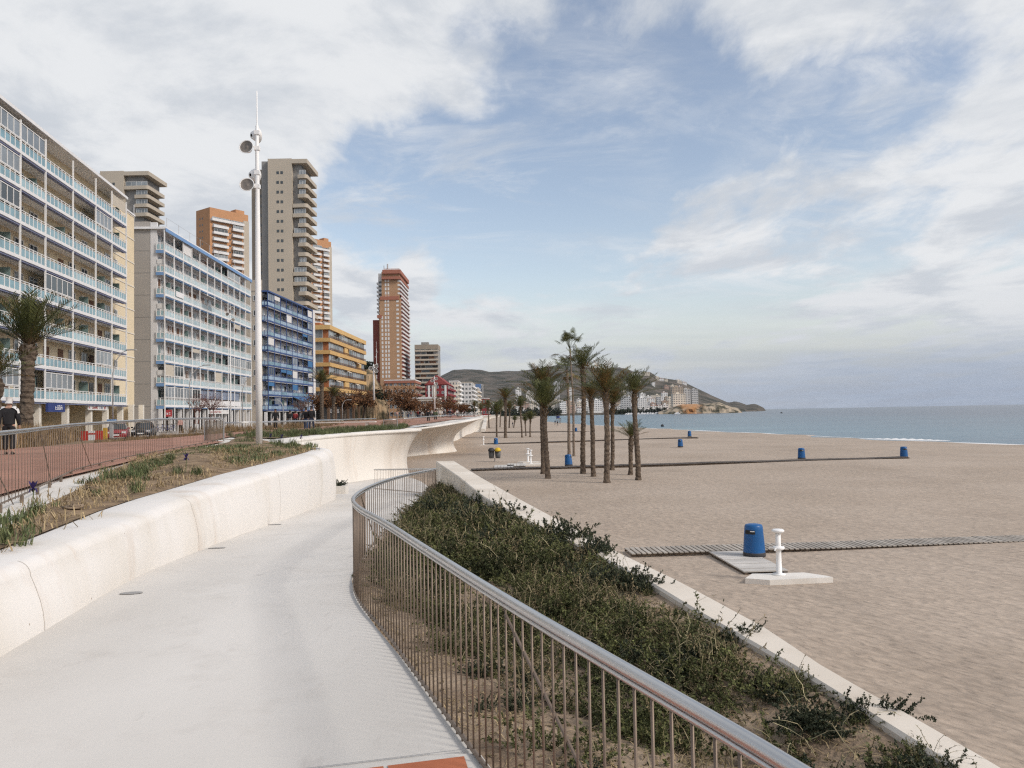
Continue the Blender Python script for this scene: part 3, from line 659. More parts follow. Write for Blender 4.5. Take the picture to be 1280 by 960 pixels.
def hash2(x, y): return .5+.5*math.sin(x*1.9+1.3*math.sin(y*1.1))*math.sin(y*.83+1.7*math.sin(x*.9+.5))
def garden():
    pl = []; dr = []
    r = random.Random(3); n = 0
    while n < 3000:
        y = .8 + 27.2*r.random()**1.25; a, b = interp(XP, y), interp(XPI, y)
        if b-a < .2: continue
        m0 = .38 if 6.5 < y < 17 else .12
        x = a+m0+(b-a-m0-.04)*r.random()
        t = (x-a)/(b-a); bare = .6*hash2(x*1.25, y*1.0)+.4*hash2(x*3.1+2, y*2.3)
        thin = 1.0 if y > 8 else .42+.58*min(1, max(0, (y-2)/6))
        edge = .35 if (t < .22 and y < 7.5) else 1
        n += 1
        if y < 11 and bare < (.45 if t < .55 or y < 5 else .25) and r.random() < .9: continue
        if y < 6.2 and t < .33 and r.random() < .9: continue
        if r.random() > thin*edge: continue
        s = (.65+.6*r.random())*(1.0 if y > 9 else .72)*(1+.35*hash2(x*.7+3, y*.5))
        if t > .86: s *= .6
        (dr if r.random() < (.36 if y < 9 else .22) else pl).append((x, y, soil_z(x, y), s))
    Q, I = scatter(SCRUB, pl, rg); Q2, I2 = scatter(DRYS, dr, rg)
    Q3, I3 = scatter(CURL, [p for i, p in enumerate(pl) if i % 3 == 0], rg); Q = np.concatenate((Q, Q3)); I = np.concatenate((I, I3))
    me = np_mesh('ground_cover', np.concatenate((Q, Q2)), np.concatenate((I, I2)), ['scrub_leaf', 'scrub_dry', 'twig'])
    o = put('ground_cover', me); kind(o, 'stuff'); o['label'] = 'low dull green scrub matted over the sandy garden bed'
garden()
def litter():
    r = random.Random(31); pl = []
    for _ in range(1500):
        y = 1.2+9.5*r.random()**1.2; a, b = interp(XP, y), interp(XPI, y); x = a+.04+(b-a-.08)*r.random(); pl.append((x, y, soil_z(x, y)+.005, (.8,.8,.5)))
    lit = [blades(16, .07, .16, .004, 0, 3.2) for _ in range(3)]; bits = [sprig(5, .10, .25, .020, 5, .6, 1, 1, .003, 2.5, .02) for _ in range(3)]
    Q, I = scatter(lit, pl[:700], rg); Q2, I2 = scatter(bits, pl[700:], rg)
    o = put('leaf_litter', np_mesh('leaf_litter', np.concatenate((Q, Q2)), np.concatenate((I, I2)), ['straw', 'scrub_dry'])); kind(o, 'stuff'); o['label'] = 'dead leaves and straw lying on the sandy garden soil'
litter()
def shrub(name, label, px, py, s, n, zoff=0, tall=1.0):
    # px, py: foot of the shrub in the photograph, on the garden soil
    p = None
    d = ray(px, py); Y = 6.0
    for _ in range(60):
        z = soil_z(d.x*Y, Y); Y = .6*Y + .4*max(1.5, min(29, z/d.z))
    x, y = d.x*Y, Y
    x = min(x, interp(XPI, y)-.12*s); x = max(x, interp(XP, y)+.2)
    pl = [(rg.normal()*.24*s, rg.normal()*.20*s, rg.random()*.04, (.8*s, .8*s, .85*s*tall*(.8+.5*rg.random()))) for _ in range(n)]
    Q, I = scatter(DARK, pl, rg)
    # bare twigs poking out
    T, J = scatter([sprig(3, .5*s, .25, .03, 1, .3, 0, 2, .003, .3, .45)], [(0,0,.05,1.0)]*2, rg)
    ob = put(name, np_mesh(name, np.concatenate((Q, T)), np.concatenate((I, J)), SH_MATS), None, (x, y, soil_z(x, y)-.02))
    tag(ob, label, 'shrub', 'dark shrubs growing in the garden bed')
for a in [
 ('dark bushy shrub against the parapet at the lower right, largest of the near shrubs', 1030, 905, .62, 9),
 ('wide dark shrub by the parapet at the near lower right corner of the garden', 1140, 985, .6, 9),
 ('dark shrub leaning over the parapet just below the near beach boardwalk', 790, 735, .85, 5),
 ('pair of twiggy dark sprigs at the parapet edge in front of the blue bin', 735, 695, 1.0, 6),
 ('dark shrub crowning the garden edge where the parapet face disappears', 700, 680, 1.2, 8),
 ('thin straggly shrub with bare twigs over the parapet below the foot wash', 890, 795, .6, 3),
 ('dark upright shrub in the far corner between railing loop and parapet end', 556, 632, 1.7, 6),
 ('round dark shrub beside the tall one in the far garden corner', 585, 640, 1.6, 7),
 ('dark mound of shrub halfway along the grey parapet face', 625, 655, 1.5, 7),
 ('low shrub behind the near balusters at the bottom edge of the garden', 740, 985, .42, 6),
 ('small green shrub in the bare sand seen through the balusters', 622, 850, .5, 5),
 ('dark shrub in mid garden below the centre of the handrail run', 745, 735, .9, 8),
 ('broad dark shrub in the middle of the garden, left of the bare sandy strip', 870, 835, .62, 8),
 ('small dark shrub hard against the near railing, low on the slope', 640, 885, .40, 4),
 ('bluish shrub at the foot of the near balusters', 830, 1010, .40, 6),
 ('tuft of dark shrub between sandy patch and parapet on the right', 965, 870, .45, 4)]:
    shrub('garden_shrub', *a)
# planted bed beside the mast
IRIS = [blades(30, .42, .18, .012, 0, .7) for _ in range(3)]; STRAW = [blades(20, .13, .30, .006, 0, 2.6) for _ in range(4)]; GREENS = [blades(24, .16, .22, .014, 0, .9), blades(28, .2, .22, .012, 0, .9)]
SIN = [(0,665),(24,650),(59,629.6),(95,612.8),(122.6,595),(150,583),(178,573),(220,566),(259.6,559),(288,552)]
SBACK = [(300,547),(330,550.5),(386,556.5),(396,560.5)]
def bed():
    inner = [flat(x, y, ZU) for x, y in SIN]; d = (inner[1]-inner[0]).normalized(); inner = [inner[0]-d*3] + inner
    outer = [Vector((interp(XI, y)-.1, y, 0)) for y in frange(interp([(0,4.6),(1,4.6)], 0), 25.8, 24)]
    back = [flat(x, y, ZU) for x, y in SBACK]
    P = [(p.x, p.y) for p in outer] + [(p.x, p.y) for p in reversed(back)] + [(p.x, p.y) for p in reversed(inner)]
    mb = MB(); xs = [p[0] for p in P]; ys = [p[1] for p in P]
    # grid trimmed to the bed, gently mounded
    n = 0; st = .22; idx = {}
    def dist_edge(x, y):
        return min(((x-(a[0]+(b[0]-a[0])*t))**2+(y-(a[1]+(b[1]-a[1])*t))**2)**.5 for a, b in zip(P, P[1:]+P[:1]) for t in (0, .25, .5, .75))
    import mathutils
    from mathutils.geometry import delaunay_2d_cdt
    pts = [Vector(p) for p in P]; e = [(i, (i+1) % len(P)) for i in range(len(P))]
    x = min(xs)
    while x < max(xs):
        y = min(ys)
        while y < max(ys):
            if poly_in(x, y, P) and dist_edge(x, y) > .25: pts.append(Vector((x+rnd.random()*.1, y+rnd.random()*.1)))
            y += .45
        x += .45
    v, _, f, *_r = delaunay_2d_cdt(pts, e, [list(range(len(P)))], 1, 1e-4)
    for q in v:
        k = min(1, dist_edge(q.x, q.y)/.6); mb.v.append((q.x, q.y, ZU(q.y)+.0 + k*(.05+.05*math.sin(q.x*2.3+q.y)+.04*rnd.random())))
    mb.f = [tuple(t) for t in f]; mb.m = [0]*len(mb.f)
    kind(mb.build('bed_soil', 'bed_soil', smooth=True), 'structure')
    S = []; G = []; r = random.Random(9)
    for _ in range(1900):
        x = min(xs)+(max(xs)-min(xs))*r.random(); y = 4.5+22*r.random()
        if not poly_in(x, y, P): continue
        S.append((x, y, ZU(y)+.05, .6+.7*r.random()))
    for _ in range(2600):
        x = min(xs)+(max(xs)-min(xs))*r.random(); y = 4.5+24*r.random()
        if poly_in(x, y, P) and (hash2(x*1.3+4, y*.6)+.35*hash2(x*3.3, y*1.9) > .74 or y > 24) and r.random() < .7: G.append((x, y, ZU(y)+.04, .5+.5*r.random()))
    Q, I = scatter(STRAW, S, rg); Q2, I2 = scatter(GREENS, G, rg)
    o = put('bed_litter', np_mesh('bed_litter', np.concatenate((Q, Q2)), np.concatenate((I, I2+1)), ['straw', 'iris_leaf'])); kind(o, 'stuff')
    o['label'] = 'straw and low weeds on the brown soil of the planted bed'
bed()
FLW = MB()
def iris(label, px, py, s, n, flower):
    p = flat(px, py, ZU); r = random.Random(px)
    t = thing('iris_plant', label, 'plant', (p.x, p.y, ZU(p.y)+.03), 0, 'iris clumps in the planted bed')
    Q, I = scatter(IRIS, [(r.uniform(-.22,.22)*n*.5, r.uniform(-.22,.22)*n*.6, 0, s*.74*(.7+.5*r.random())) for _ in range(n)], rg)
    put('leaves', np_mesh('leaves', Q, I, ['iris_leaf']), t)
    if flower:
        MB().tube([(0,0,0),(.02,0,.34)], .007, 5).build('stalk', 'iris_leaf', t)
        mb = MB()
        for k in range(6):
            a = k*PI/3; up = .05 if k % 2 else -.045
            c, s_ = math.cos(a), math.sin(a)
            mb.grid([[(.02-s_*.02, c*.02, .34), (.02+c*.05-s_*.04, s_*.05+c*.04, .37+up*.6), (.02+c*.085-s_*.015, s_*.085+c*.015, .36+up*1.5)],
                     [(.02+s_*.02, -c*.02, .34), (.02+c*.05+s_*.04, s_*.05-c*.04, .37+up*.6), (.02+c*.085+s_*.015, s_*.085-c*.015, .36+up*1.5)]])
        mb.build('flower', 'purple', t, True).scale = (.62,.62,1)
for a in [
 ('large upright clump of green iris leaves beside the left edge of the bed',150,601,1.1,4,0), ('spreading clump of iris leaves right of the tallest clump, beside the white strip',181,599,1.0,5,0),
 ('iris with a purple flower at the left corner of the bed',40,648,.75,2,1), ('small iris tuft at the near left frame edge of the bed',14,683,.8,2,0),
 ('single short iris tuft in the middle of the bare soil',122,623,.7,1,0), ('iris clump near the rounded wall top, left of a brown patch',180,617,.8,2,0),
 ('iris with dark purple buds by the wall top below the mast',232,596,.8,3,1), ('row end clump of iris left of the pale clod',215,585,.8,3,0),
 ('tall iris clump at the far white strip near the grille panel',208,578,.9,3,0), ('green iris clump right behind the foot of the white mast',338,558,1.0,4,1),
 ('iris clump with dark flowers between mast and tip of the bed',352,560,1.0,4,1), ('iris clump at the pointed tip of the bed',376,561,.9,4,1), ('green iris clump left of the foot of the white mast',306,555,1.0,5,0)]:
    iris(*a)
for lab, px, py in (('pale dry clod of earth lying in the middle of the bed', 92, 640), ('small pale clod of earth among the iris leaves', 183, 602), ('flat pale clod near the rounded wall top', 115, 616)):
    p = flat(px, py, ZU); mb = MB(); n = 10
    mb.lathe([(.02,-.03),(.16,.0),(.20,.04),(.14,.075),(.02,.09)], 10)
    mb.v = [(x*(1.1+.5*math.sin(i*2.1))*.8, y*(.7+.4*math.sin(i*1.3+px)), z*(.7+.5*math.sin(i*3.3))) for i, (x, y, z) in enumerate(mb.v)]
    tag(mb.build('clod', 'soil', loc=(p.x, p.y, ZU(p.y)+.05), smooth=True), lab, 'clod').scale = (.75,.75,.6)
# second bed (green strip) and left dry grass hedge
def strip_plants(name, label, P, n, protos, mats, zf, h, seed):
    r = random.Random(seed); xs = [p[0] for p in P]; ys = [p[1] for p in P]; pl = []
    while len(pl) < n:
        x = r.uniform(min(xs), max(xs)); y = r.uniform(min(ys), max(ys))
        if poly_in(x, y, P): pl.append((x, y, zf(y), h*(.6+.7*r.random())))
    Q, I = scatter(protos, pl, rg); o = put(name, np_mesh(name, Q, I, mats)); kind(o, 'stuff'); o['label'] = label
    return P
P2 = [(p.x, p.y) for p in (flat(x, y, ZU) for x, y in [(300,547),(340,548.5),(400,545.5),(450,541),(500,536.5),(512,534.3),(508,532.3),(440,537),(350,541.5),(282,546)])]
mb = MB(); mb.poly([(x, y, ZU(y)+.035) for x, y in P2]); kind(mb.build('bed_soil', 'bed_soil'), 'structure')
strip_plants('ground_cover', 'green planted strip along the top of the curved white wall', P2, 1100, GREENS+IRIS[:1], ['iris_leaf'], lambda y: ZU(y)+.03, .8, 4)
HP_ = [(-19.4,27),(-20.6,27),(-23.0,36),(-25.2,50),(-24.6,56),(-21,44)]
TALL = [blades(40, .8, .35, .012, 0, .6) for _ in range(3)]
strip_plants('hedge_grass', 'dry brown ornamental grass along the street edge of the red pavement', [(-18.9,29.5),(-20.8,28.5),(-27.5,47),(-25.9,47.5)], 330, TALL, ['brown_grass'], lambda y: -1.12, 1.1, 5)
strip_plants('hedge_grass', 'lower brown grass strip between red pavement and the far street', [(-19.8,40),(-21.4,40),(-23,92),(-20.5,92)], 620, TALL, ['brown_grass'], lambda y: -1.12, .36, 6)
strip_plants('hedge_grass', 'reddish brown low hedge around the far red plaza', [(-22,60),(-25,60),(-20,120),(-17,110)], 300, TALL, ['brown_grass'], lambda y: -1.0, .7, 8)
PB = [(p.x, p.y) for p in (flat(x, y, -1.0) for x, y in [(470,531.5),(500,530.5),(521,530),(519,526.5),(470,527.5)])]
strip_plants('hedge_grass', 'brown clipped hedge on the wall top behind the far grille panel', PB, 250, TALL, ['brown_grass'], lambda y: -1.0, .6, 8)
# ------------------------------------------------------------------ niche with a plant at the wall end
p = flat(424, 616, -3.0)
mb = MB(); mb.box(-.45, .35, -.25, .35, -.5, .22); tag(mb.build('planter_box', 'white_concrete', loc=(p.x-.05, p.y, ZF(p.y)+.1)), 'small white planter block at the end of the long wall', 'planter')
Q, I = scatter(DARK, [(rg.normal()*.15, rg.normal()*.15, 0, .9) for _ in range(4)], rg)
tag(put('planter_shrub', np_mesh('planter_shrub', Q, I, SH_MATS), None, (p.x-.1, p.y, ZF(p.y)+.3)), 'dark little shrub growing in the niche at the end of the long wall', 'shrub')
# ------------------------------------------------------------------ floodlight masts
def dish(parent, z, side, tilt, s=1.0, yaw=0):
    T = Matrix.Translation((0,0,z)) @ Matrix.Rotation(yaw, 4, 'Z') @ Matrix.Translation((side*.36*s, -.16*s, 0)) @ Matrix.Rotation(side*tilt, 4, 'Y') @ Matrix.Rotation(R(78), 4, 'X')
    mb = MB(); mb.lathe([(.06,-.24),(.13,-.22),(.19,-.12),(.27,.03),(.285,.06),(.265,.06),(.20,-.03)], 20, 0, T @ Matrix.Scale(s, 4), cap=False)
    f = mb.build('floodlight', 'mast_paint', parent, True)
    l = MB(); l.lathe([(.26,.045),(.12,-.04),(.05,.0),(.0,.02)], 20, 0, T @ Matrix.Scale(s, 4), cap=False); l.build('lens', 'lamp_glass', f, True)
    b = MB(); q = T @ Vector((0,0,-.12*s)); b.tube([(0,0,z+.02), (q.x*.5, q.y*.3, z+.08), tuple(q)], .03*s, 6); b.box(-.10*s,.10*s,-.09*s,.09*s,z-.08*s,z+.08*s); b.build('bracket', 'mast_paint', f)
def mast(label, px, py, z0, top_py, heads, s=.92, rr=(.116,.075,.048), lean=0):
    p = flat(px, py, z0) if z0 is not None else py
    Y = p.y; H = (ray(px, top_py).z*Y) - z0
    t = thing('floodlight_mast', label, 'street lamp', (p.x, p.y, z0), 0, 'white floodlight masts on the promenade')
    MB().lathe([(rr[0]*1.0,0),(rr[0],H*.3),(rr[1],H*.74),(rr[1]*.8,H*.90),(rr[2]*.55,H*.905),(rr[2]*.5,H)], 16).build('pole', 'mast_paint', t, True)
    MB().lathe([(rr[0]*1.25,0),(rr[0]*1.25,.03),(rr[0],.05)], 16).build('base_plate', 'mast_paint', t, True)
    for (py_, side, tilt, yaw) in heads: dish(t, ray(px, py_).z*Y - z0, side, tilt, s, yaw)
mast('tall white floodlight mast with four lamps standing in the planted bed', 324, 559, -1.03, 114, [(185.5,-1,R(25),0),(166,.75,R(-20),R(140)),(233,-1,R(10),R(8)),(216,.8,R(-25),R(150))])
mast('slender white mast in front of the pale blue balcony block', 288.5, 536, -1.45, 379, [(386,1,.3,0),(393,-1,.3,0),(400,1,.3,.4)], 1.0, (.10,.07,.04))
mast('white mast in front of the brown trees, right of the orange block', 471.5, 523, -1.1, 427, [(440,1,.3,0),(446,-1,.3,0),(455,1,.3,.4)], 1.0, (.15,.11,.06))
def far_mast(label, px, pb, pt, Y, s=1.0):
    a, b = at(px, pb, Y), at(px, pt, Y); t = thing('floodlight_mast', label, 'street lamp', a, 0, 'white floodlight masts on the promenade'); H = b.z-a.z
    MB().lathe([(.18*s,0),(.12*s,H*.8),(.05,H)], 8).build('pole', 'mast_paint', t, True)
    for k, sd in ((.93,1),(.88,-1),(.80,1)): dish(t, H*k, sd, .3, 1.2)
far_mast('second white mast close behind the one by the brown trees', 467.5, 500, 455, 130)
far_mast('white mast in front of the red gabled building', 543.5, 520, 470, 170)
def street_lamp(label, px, pb, pt, Y, arm):
    a, b = at(px, pb, Y), at(px, pt, Y); H = b.z-a.z; t = thing('street_lamp', label, 'street lamp', a, 0, 'grey arm street lamps by the road')
    MB().tube([(0,0,0),(0,0,H*.72),(arm*.25,0,H*.88),(arm*.6,0,H*.97),(arm,0,H)], [.07,.055,.045,.04,.035], 8).build('pole', 'lamp_grey', t, True)
    MB().box(arm-.1*np.sign(arm), arm+.75*np.sign(arm), -.12, .12, H-.03, H+.07).build('lamp_head', 'lamp_grey', t)
street_lamp('grey curved arm lamp in front of the cream apartment block', 141, 540, 438, 70, 1.3)
street_lamp('grey curved arm lamp before the pale blue block, above the leafless bush', 237, 536, 457, 88, 1.6)
street_lamp('grey curved arm lamp next to the floodlight mast', 303, 535, 470, 100, 1.5)
street_lamp('small grey lamp standing before the blue balcony block', 354, 529, 500, 120, -1.0)
street_lamp('small grey lamp in front of the orange block', 428, 524, 500, 140, .9)
# ------------------------------------------------------------------ beach things
def make_bin():
    t = thing('litter_bin', 'blue beach bin with a white sticker standing on the near boardwalk by the foot wash', 'bin', (0,0,0), 0, 'blue bins on the beach')
    MB().lathe([(.325,.14),(.30,.5),(.272,.86),(.262,.93),(.24,.965),(.15,.985),(.0,.99)], 24, cap=False).build('body', 'bin_blue', t, True)
    MB().lathe([(.315,0),(.335,.02),(.333,.12),(.327,.142),(.3,.145)], 24).build('base', 'bin_base', t, True)
    def patch(a0, a1, z0, z1, r, name, m_):
        mb = MB(); rows = []
        for k in range(7):
            a = a0+(a1-a0)*k/6; rows.append([(r(z)*math.cos(a), r(z)*math.sin(a), z) for z in (z0, z1)])
        mb.grid(rows); return mb.build(name, m_, t, True)
    rad = lambda z: .30+(.272-.30)*(z-.5)/.36+.006
    patch(R(195), R(262), .70, .82, rad, 'slot', 'dark')
    patch(R(232), R(258), .775, .80, lambda z: rad(z)+.006, 'flap', 'sticker')
    return t
BIN = make_bin()
p = flat(943, 695.5, ZS+.03); BIN.location = (p.x, p.y, ZS+.03)
for lab, px, py, tilt, rz in (('blue beach bin leaning over beside the far boardwalk among the palms',711,583,.10,2.0), ('blue bin halfway along the distant boardwalk',1002,574,0,.5), ('blue bin at the seaward end of the distant boardwalk',1130,572.5,0,.8),
        ('blue bin beyond the distant boardwalk, right of the palms',850.5,559,0,.3), ('small blue bin far out right of the palms near the water',862,546,0,.1), ('small blue bin on the beach left of the palms, below the sea wall',620,556.2,0,.2), ('tiny blue bin between the thin palm trunks',720,540,0,.4)):
    p = flat(px, py, ZS); b = dup(BIN, (p.x, p.y, ZS+.01), rz, lab); b.rotation_euler = (0, tilt, rz)
def foot_wash(label, px, py, s=1.0, slab=True, sl=None):
    p = flat(px, py, ZS+.12) ; t = thing('foot_wash', label, 'foot wash', (p.x, p.y, ZS), 0, 'white foot washes on the beach')
    if slab:
        MB().prism([(-1.0,-.35),(-.45,-.62),(1.25,-.42),(1.15,-.2),(.75,.25),(-.65,.22)], -.05, .12).build('slab', 'white_concrete', t)
    MB().lathe([(.17,.12),(.17,.15),(.075,.16),(.068,.72),(.068,1.22)], 16).build('post', 'white_paint', t, True)
    MB().lathe([(.07,.76),(.12,.78),(.155,.80),(.155,.845),(.12,.865),(.07,.875)], 18).build('lower_ring', 'white_paint', t, True)
    MB().lathe([(.07,1.21),(.13,1.235),(.16,1.25),(.16,1.295),(.13,1.315),(.0,1.32)], 18, cap=False).build('top_disc', 'white_paint', t, True)
    for k, a in enumerate((.6, 2.7, 4.0)): 
        c, s_ = math.cos(a), math.sin(a); MB().tube([(c*.14,s_*.14,.82),(c*.22,s_*.22,.83),(c*.24,s_*.24,.78)], .02, 6).build('tap', 'white_paint', t)
    return t
foot_wash('white foot wash post on a pale slab beside the blue bin, nearest of all', 974, 718.5)
foot_wash('left of two white foot washes standing together in front of the palms', 660, 577)
foot_wash('right of two white foot washes standing together in front of the palms', 663.5, 579.5)
foot_wash('small far white foot wash left of the blue bin below the sea wall', 604.5, 556)
mat('dark_board', (.10,.085,.075), .9, .2, 3, island=.2)
def boardwalk(label, a, b, w, pitch=.16, z=.02, board=.115, mats='board_wood'):
    A = flat(*a, ZS); B = flat(*b, ZS); d = B-A; L_ = d.xy.length; r = random.Random(int(L_*10))
    t = thing('boardwalk', label, 'boardwalk', (A.x, A.y, ZS), math.atan2(d.y, d.x))
    mb = MB(); n = int(L_/pitch)
    for i in range(n):
        x = i*pitch; dz = .012*r.random(); j = .02*r.random(); k = .05*math.sin(i*pitch*.7)
        mb.box(x, x+board, -w/2+j, w/2+j, z+k*.2+dz, z+.03+k*.2+dz)
    mb.build('board', mats, t)
    st = MB()
    for yy in (-w/2+.1, w/2-.12): st.box(0, L_, yy, yy+.05, -.05, z-.004)
    st.build('bearer', 'bark', t)
    return t
boardwalk('slatted wooden boardwalk crossing the sand behind the near blue bin', (785,690.5), (1330,673), 1.15, .17)
boardwalk('narrow wooden boardwalk running from the palms to two far blue bins', (590,588.5), (1131,573), 1.5, .35, .10, .3, 'dark_board')
boardwalk('thin boardwalk line across the far beach behind the palms', (606,556), (870,547.6), 1.6, .6, .14, .5, 'dark_board')
boardwalk('farthest boardwalk line on the beach by the thin palm trunks', (604,540.8), (735,540), 2.0, .8, .14, .7, 'dark_board')
def mat_walk():
    A = flat(911, 691, ZS); B = flat(958, 716, ZS); t = thing('duckboard', 'pale wooden mat of boards leading from the boardwalk to the foot wash slab', 'duckboard', (A.x, A.y, ZS), math.atan2((B-A).y, (B-A).x))
    L_ = (B-A).xy.length; mb = MB(); n = 9
    for i in range(n): mb.box(L_*i/n, L_*(i+.9)/n, -.62, .62, .02, .055+.006*(i % 2))
    mb.build('board', 'pale_board', t)
    mb = MB(); mb.box(0, L_, -.60, -.5, -.05, .016); mb.box(0, L_, .5, .6, -.05, .016); mb.build('bearer', 'bark', t)
mat_walk()
for i, (px, py, lab) in enumerate(((630,584,'grey wooden mat leaning at the left end of the far boardwalk'), (646,582,'second grey wooden mat beside the paired foot washes'))):
    p = flat(px, py, ZS); mb = MB()
    for k in range(6): mb.box(-.8+k*.27, -.8+k*.27+.24, -1.6, 1.6, .05, .10)
    tag(mb.build('duckboard', 'pale_board', loc=(p.x, p.y, ZS)), lab, 'duckboard')
def twin_bin():
    p = flat(618.5, 577.5, ZS); t = thing('recycling_bin', 'pair of grey sorting bins with a yellow lid on one post in the sand', 'bin', (p.x, p.y, ZS))
    mat('yellow_lid', (.62,.42,.03), .5, .05); mat('grey_bin', (.12,.125,.13), .6)
    MB().tube([(0,0,0),(0,0,.4)], .05, 8).build('post', 'lamp_grey', t)
    for sx, m_ in ((-.3,'bin_base'), (.3,'yellow_lid')):
        MB().lathe([(.22,.35),(.26,.7),(.29,1.1)], 12, 0, Matrix.Translation((sx,0,0))).build('container', 'grey_bin', t, True)
        MB().lathe([(.30,1.1),(.30,1.2),(.2,1.34),(.02,1.4)], 12, 0, Matrix.Translation((sx,0,0)) @ Matrix.Rotation(.25, 4, 'X')).build('lid', m_, t, True)
twin_bin()
# ------------------------------------------------------------------ palms
def frond_quads(a, el, L_, droop, nl=24, llen=.42, wl=.022, mi=0, vee=.5):
    Q = []; I = []; o = np.array((math.cos(a), math.sin(a), 0)); s = np.array((-math.sin(a), math.cos(a), 0)); up = np.array((0,0,1.))
    def P(t): return o*L_*(t*math.cos(el)+.10*t*t*math.sin(el)) + up*L_*(t*math.sin(el)-droop*t*t)
    n = 7
    for k in range(n):
        p, q = P(k/n), P((k+1)/n); w = .035*(1-k/n)+.008; w2 = .035*(1-(k+1)/n)+.008
        Q.append((p-s*w, p+s*w, q+s*w2, q-s*w2)); I.append(2 if k < 2 else mi)
    for k in range(nl):
        t = .14+.86*k/nl; p = P(t); d = P(min(1, t+.02))-P(t-.02); d /= np.linalg.norm(d); nrm = np.cross(s, d)
        l = llen*L_/2.4*(.55+.9*math.sin(PI*min(1, .25+.72*t)))*(.85+.3*rg.random())
        for sd in (-1, 1):
            v = d*.72 + s*sd*.62 + nrm*(-vee if nrm[2] < 0 else vee)*.55 + rg.normal(size=3)*.07; v /= np.linalg.norm(v)
            e = p+v*l + np.array((0,0,-.10*l)); w = d*wl
            m_ = p+v*l*.5
            Q.append((p-w*.6, p+w*.6, m_+w, m_-w)); I.append(mi); Q.append((m_-w, m_+w, e+w*.15, e-w*.15)); I.append(mi)
    return Q, I
def date_crown(n, L_, lo, hi, dry, seed, droop=.25):
    r = random.Random(seed); Q = []; I = []
    for k in range(n):
        a = k*2.39996+r.uniform(-.2,.2); f = (k+.5)/n
        el = R(lo+(hi-lo)*f**.9) + r.uniform(-.08,.08)
        mi = 1 if r.random() < dry*(1.6-1.5*f) else 0
        q, i = frond_quads(a, el, L_*r.uniform(.8,1.08)*(1 if f < .8 else .85), droop*r.uniform(.6,1.3), 22, .40, .021, mi)
        Q += q; I += i
    for k in range(26):                                     # cut stubs of old leaves under the crown
        a = k*2.4; o = np.array((math.cos(a), math.sin(a), 0)); s = np.array((-math.sin(a), math.cos(a), 0))*.045; p = o*.12+np.array((0,0,-.55+.02*k)); q = p+o*.26+np.array((0,0,.25))
        Q.append((p-s, p+s, q+s*.6, q-s*.6)); I.append(2)
    return np_mesh('crown', np.array(Q), np.array(I), ['frond', 'frond_dry', 'frond_old'])
def fan_crown(n, seed, L_=1.25):
    r = random.Random(seed); Q = []; I = []
    for k in range(n):
        a = k*2.4+r.uniform(-.3,.3); el = R(r.uniform(-30, 80)); o = np.array((math.cos(a), math.sin(a), 0)); s = np.array((-math.sin(a), math.cos(a), 0)); up = np.array((0,0,1.))
        d = o*math.cos(el)+up*math.sin(el); e = d*L_*r.uniform(.7,1.1); w = s*.018
        Q.append((-w, w, e+w, e-w)); I.append(0)
        for j in range(17):
            b = R(-110+220*j/16); v = d*math.cos(b)+s*math.sin(b); l = .62*(.75+.25*math.cos(b))
            m_ = e+v*l*.55; t = e+v*l+up*(-.28*l*(.6+.8*r.random())); w = np.cross(v, np.cross(d, s)); w = w/np.linalg.norm(w)*.024
            mi = 1 if el < -.1 and r.random() < .5 else 0
            Q.append((e-w*.2, e+w*.2, m_+w, m_-w)); I.append(mi); Q.append((m_-w, m_+w, t+w*.2, t-w*.2)); I.append(mi)
    return np_mesh('crown', np.array(Q), np.array(I), ['frond', 'frond_dry', 'frond_old'])
CR = [date_crown(38, 2.4, 22, 90, .12, 1, .15), date_crown(34, 2.4, 12, 88, .25, 2, .2), date_crown(32, 2.4, 10, 86, .55, 3, .26), date_crown(24, 2.4, 22, 84, .12, 4, .22)]
FAN = [fan_crown(17, 5), fan_crown(26, 6, 1.0)]
def palm(name, label, base, top, rb, rt, crown, cs, group, mt='bark', rz=0, bulb=1.35):
    t = thing(name, label, 'palm tree', base, 0, group); H = Vector(top)-Vector(base); h = H.length
    mb = MB(); n = int(h/.16)+4; prof = []; r = random.Random(int(base[0]*97+base[1]))
    path = []; rad = []
    for i in range(n+1):
        s = i/n; c = H*s + Vector((math.sin(s*3+base[0])*.05*h*.2, math.cos(s*2.5+base[1])*.03*h*.2, 0))*(s*(1-s)*4)
        w = rb+(rt-rb)*min(1, s*1.15); w *= (1.28-.28*min(1, s*h/.5))
        if bulb > 1 and s*h > h-.9: w *= 1+(bulb-1)*math.sin(PI*min(1, (s*h-(h-.9))/1.1))
        path.append(c); rad.append(w*(1.06 if i % 2 else .96))
    path.append(H+Vector((0,0,.12))); rad.append(rt*.5)
    mb.tube(path, rad, 11)
    mb.v = [(x+r.uniform(-.5,.5)*.045*rb/.2, y+r.uniform(-.5,.5)*.045*rb/.2, z) for x, y, z in mb.v]
    mb.build('trunk', mt, t)
    put('crown', crown, t, H, rz, cs)
    return t
BP = 'date palms on the beach'
def bpalm(label, bx, by, tx, ty, wpx, crown, Lpx, mt='bark', name='date_palm', rt=.86, rz=0, bulb=1.3, zb=ZS, group=BP):
    wpx *= .86; b = flat(bx, by, zb); b.z = zb-.05; Y = b.y; tp = at(tx, ty, Y); k = Y/1000
    palm(name, label, b, tp, wpx*k/2, wpx*k/2*rt, CR[crown] if isinstance(crown, int) else crown, Lpx*k/2.4*.98, group, mt, rz, bulb)
bpalm('date palm with a low dark crown, leftmost in the front of the beach group',685,599.5,680.5,512,7.6,0,52,rz=.3)
bpalm('tall date palm just behind the leftmost one, its crown rising above it',678.5,594,678,487,6.2,1,46,rz=1.3)
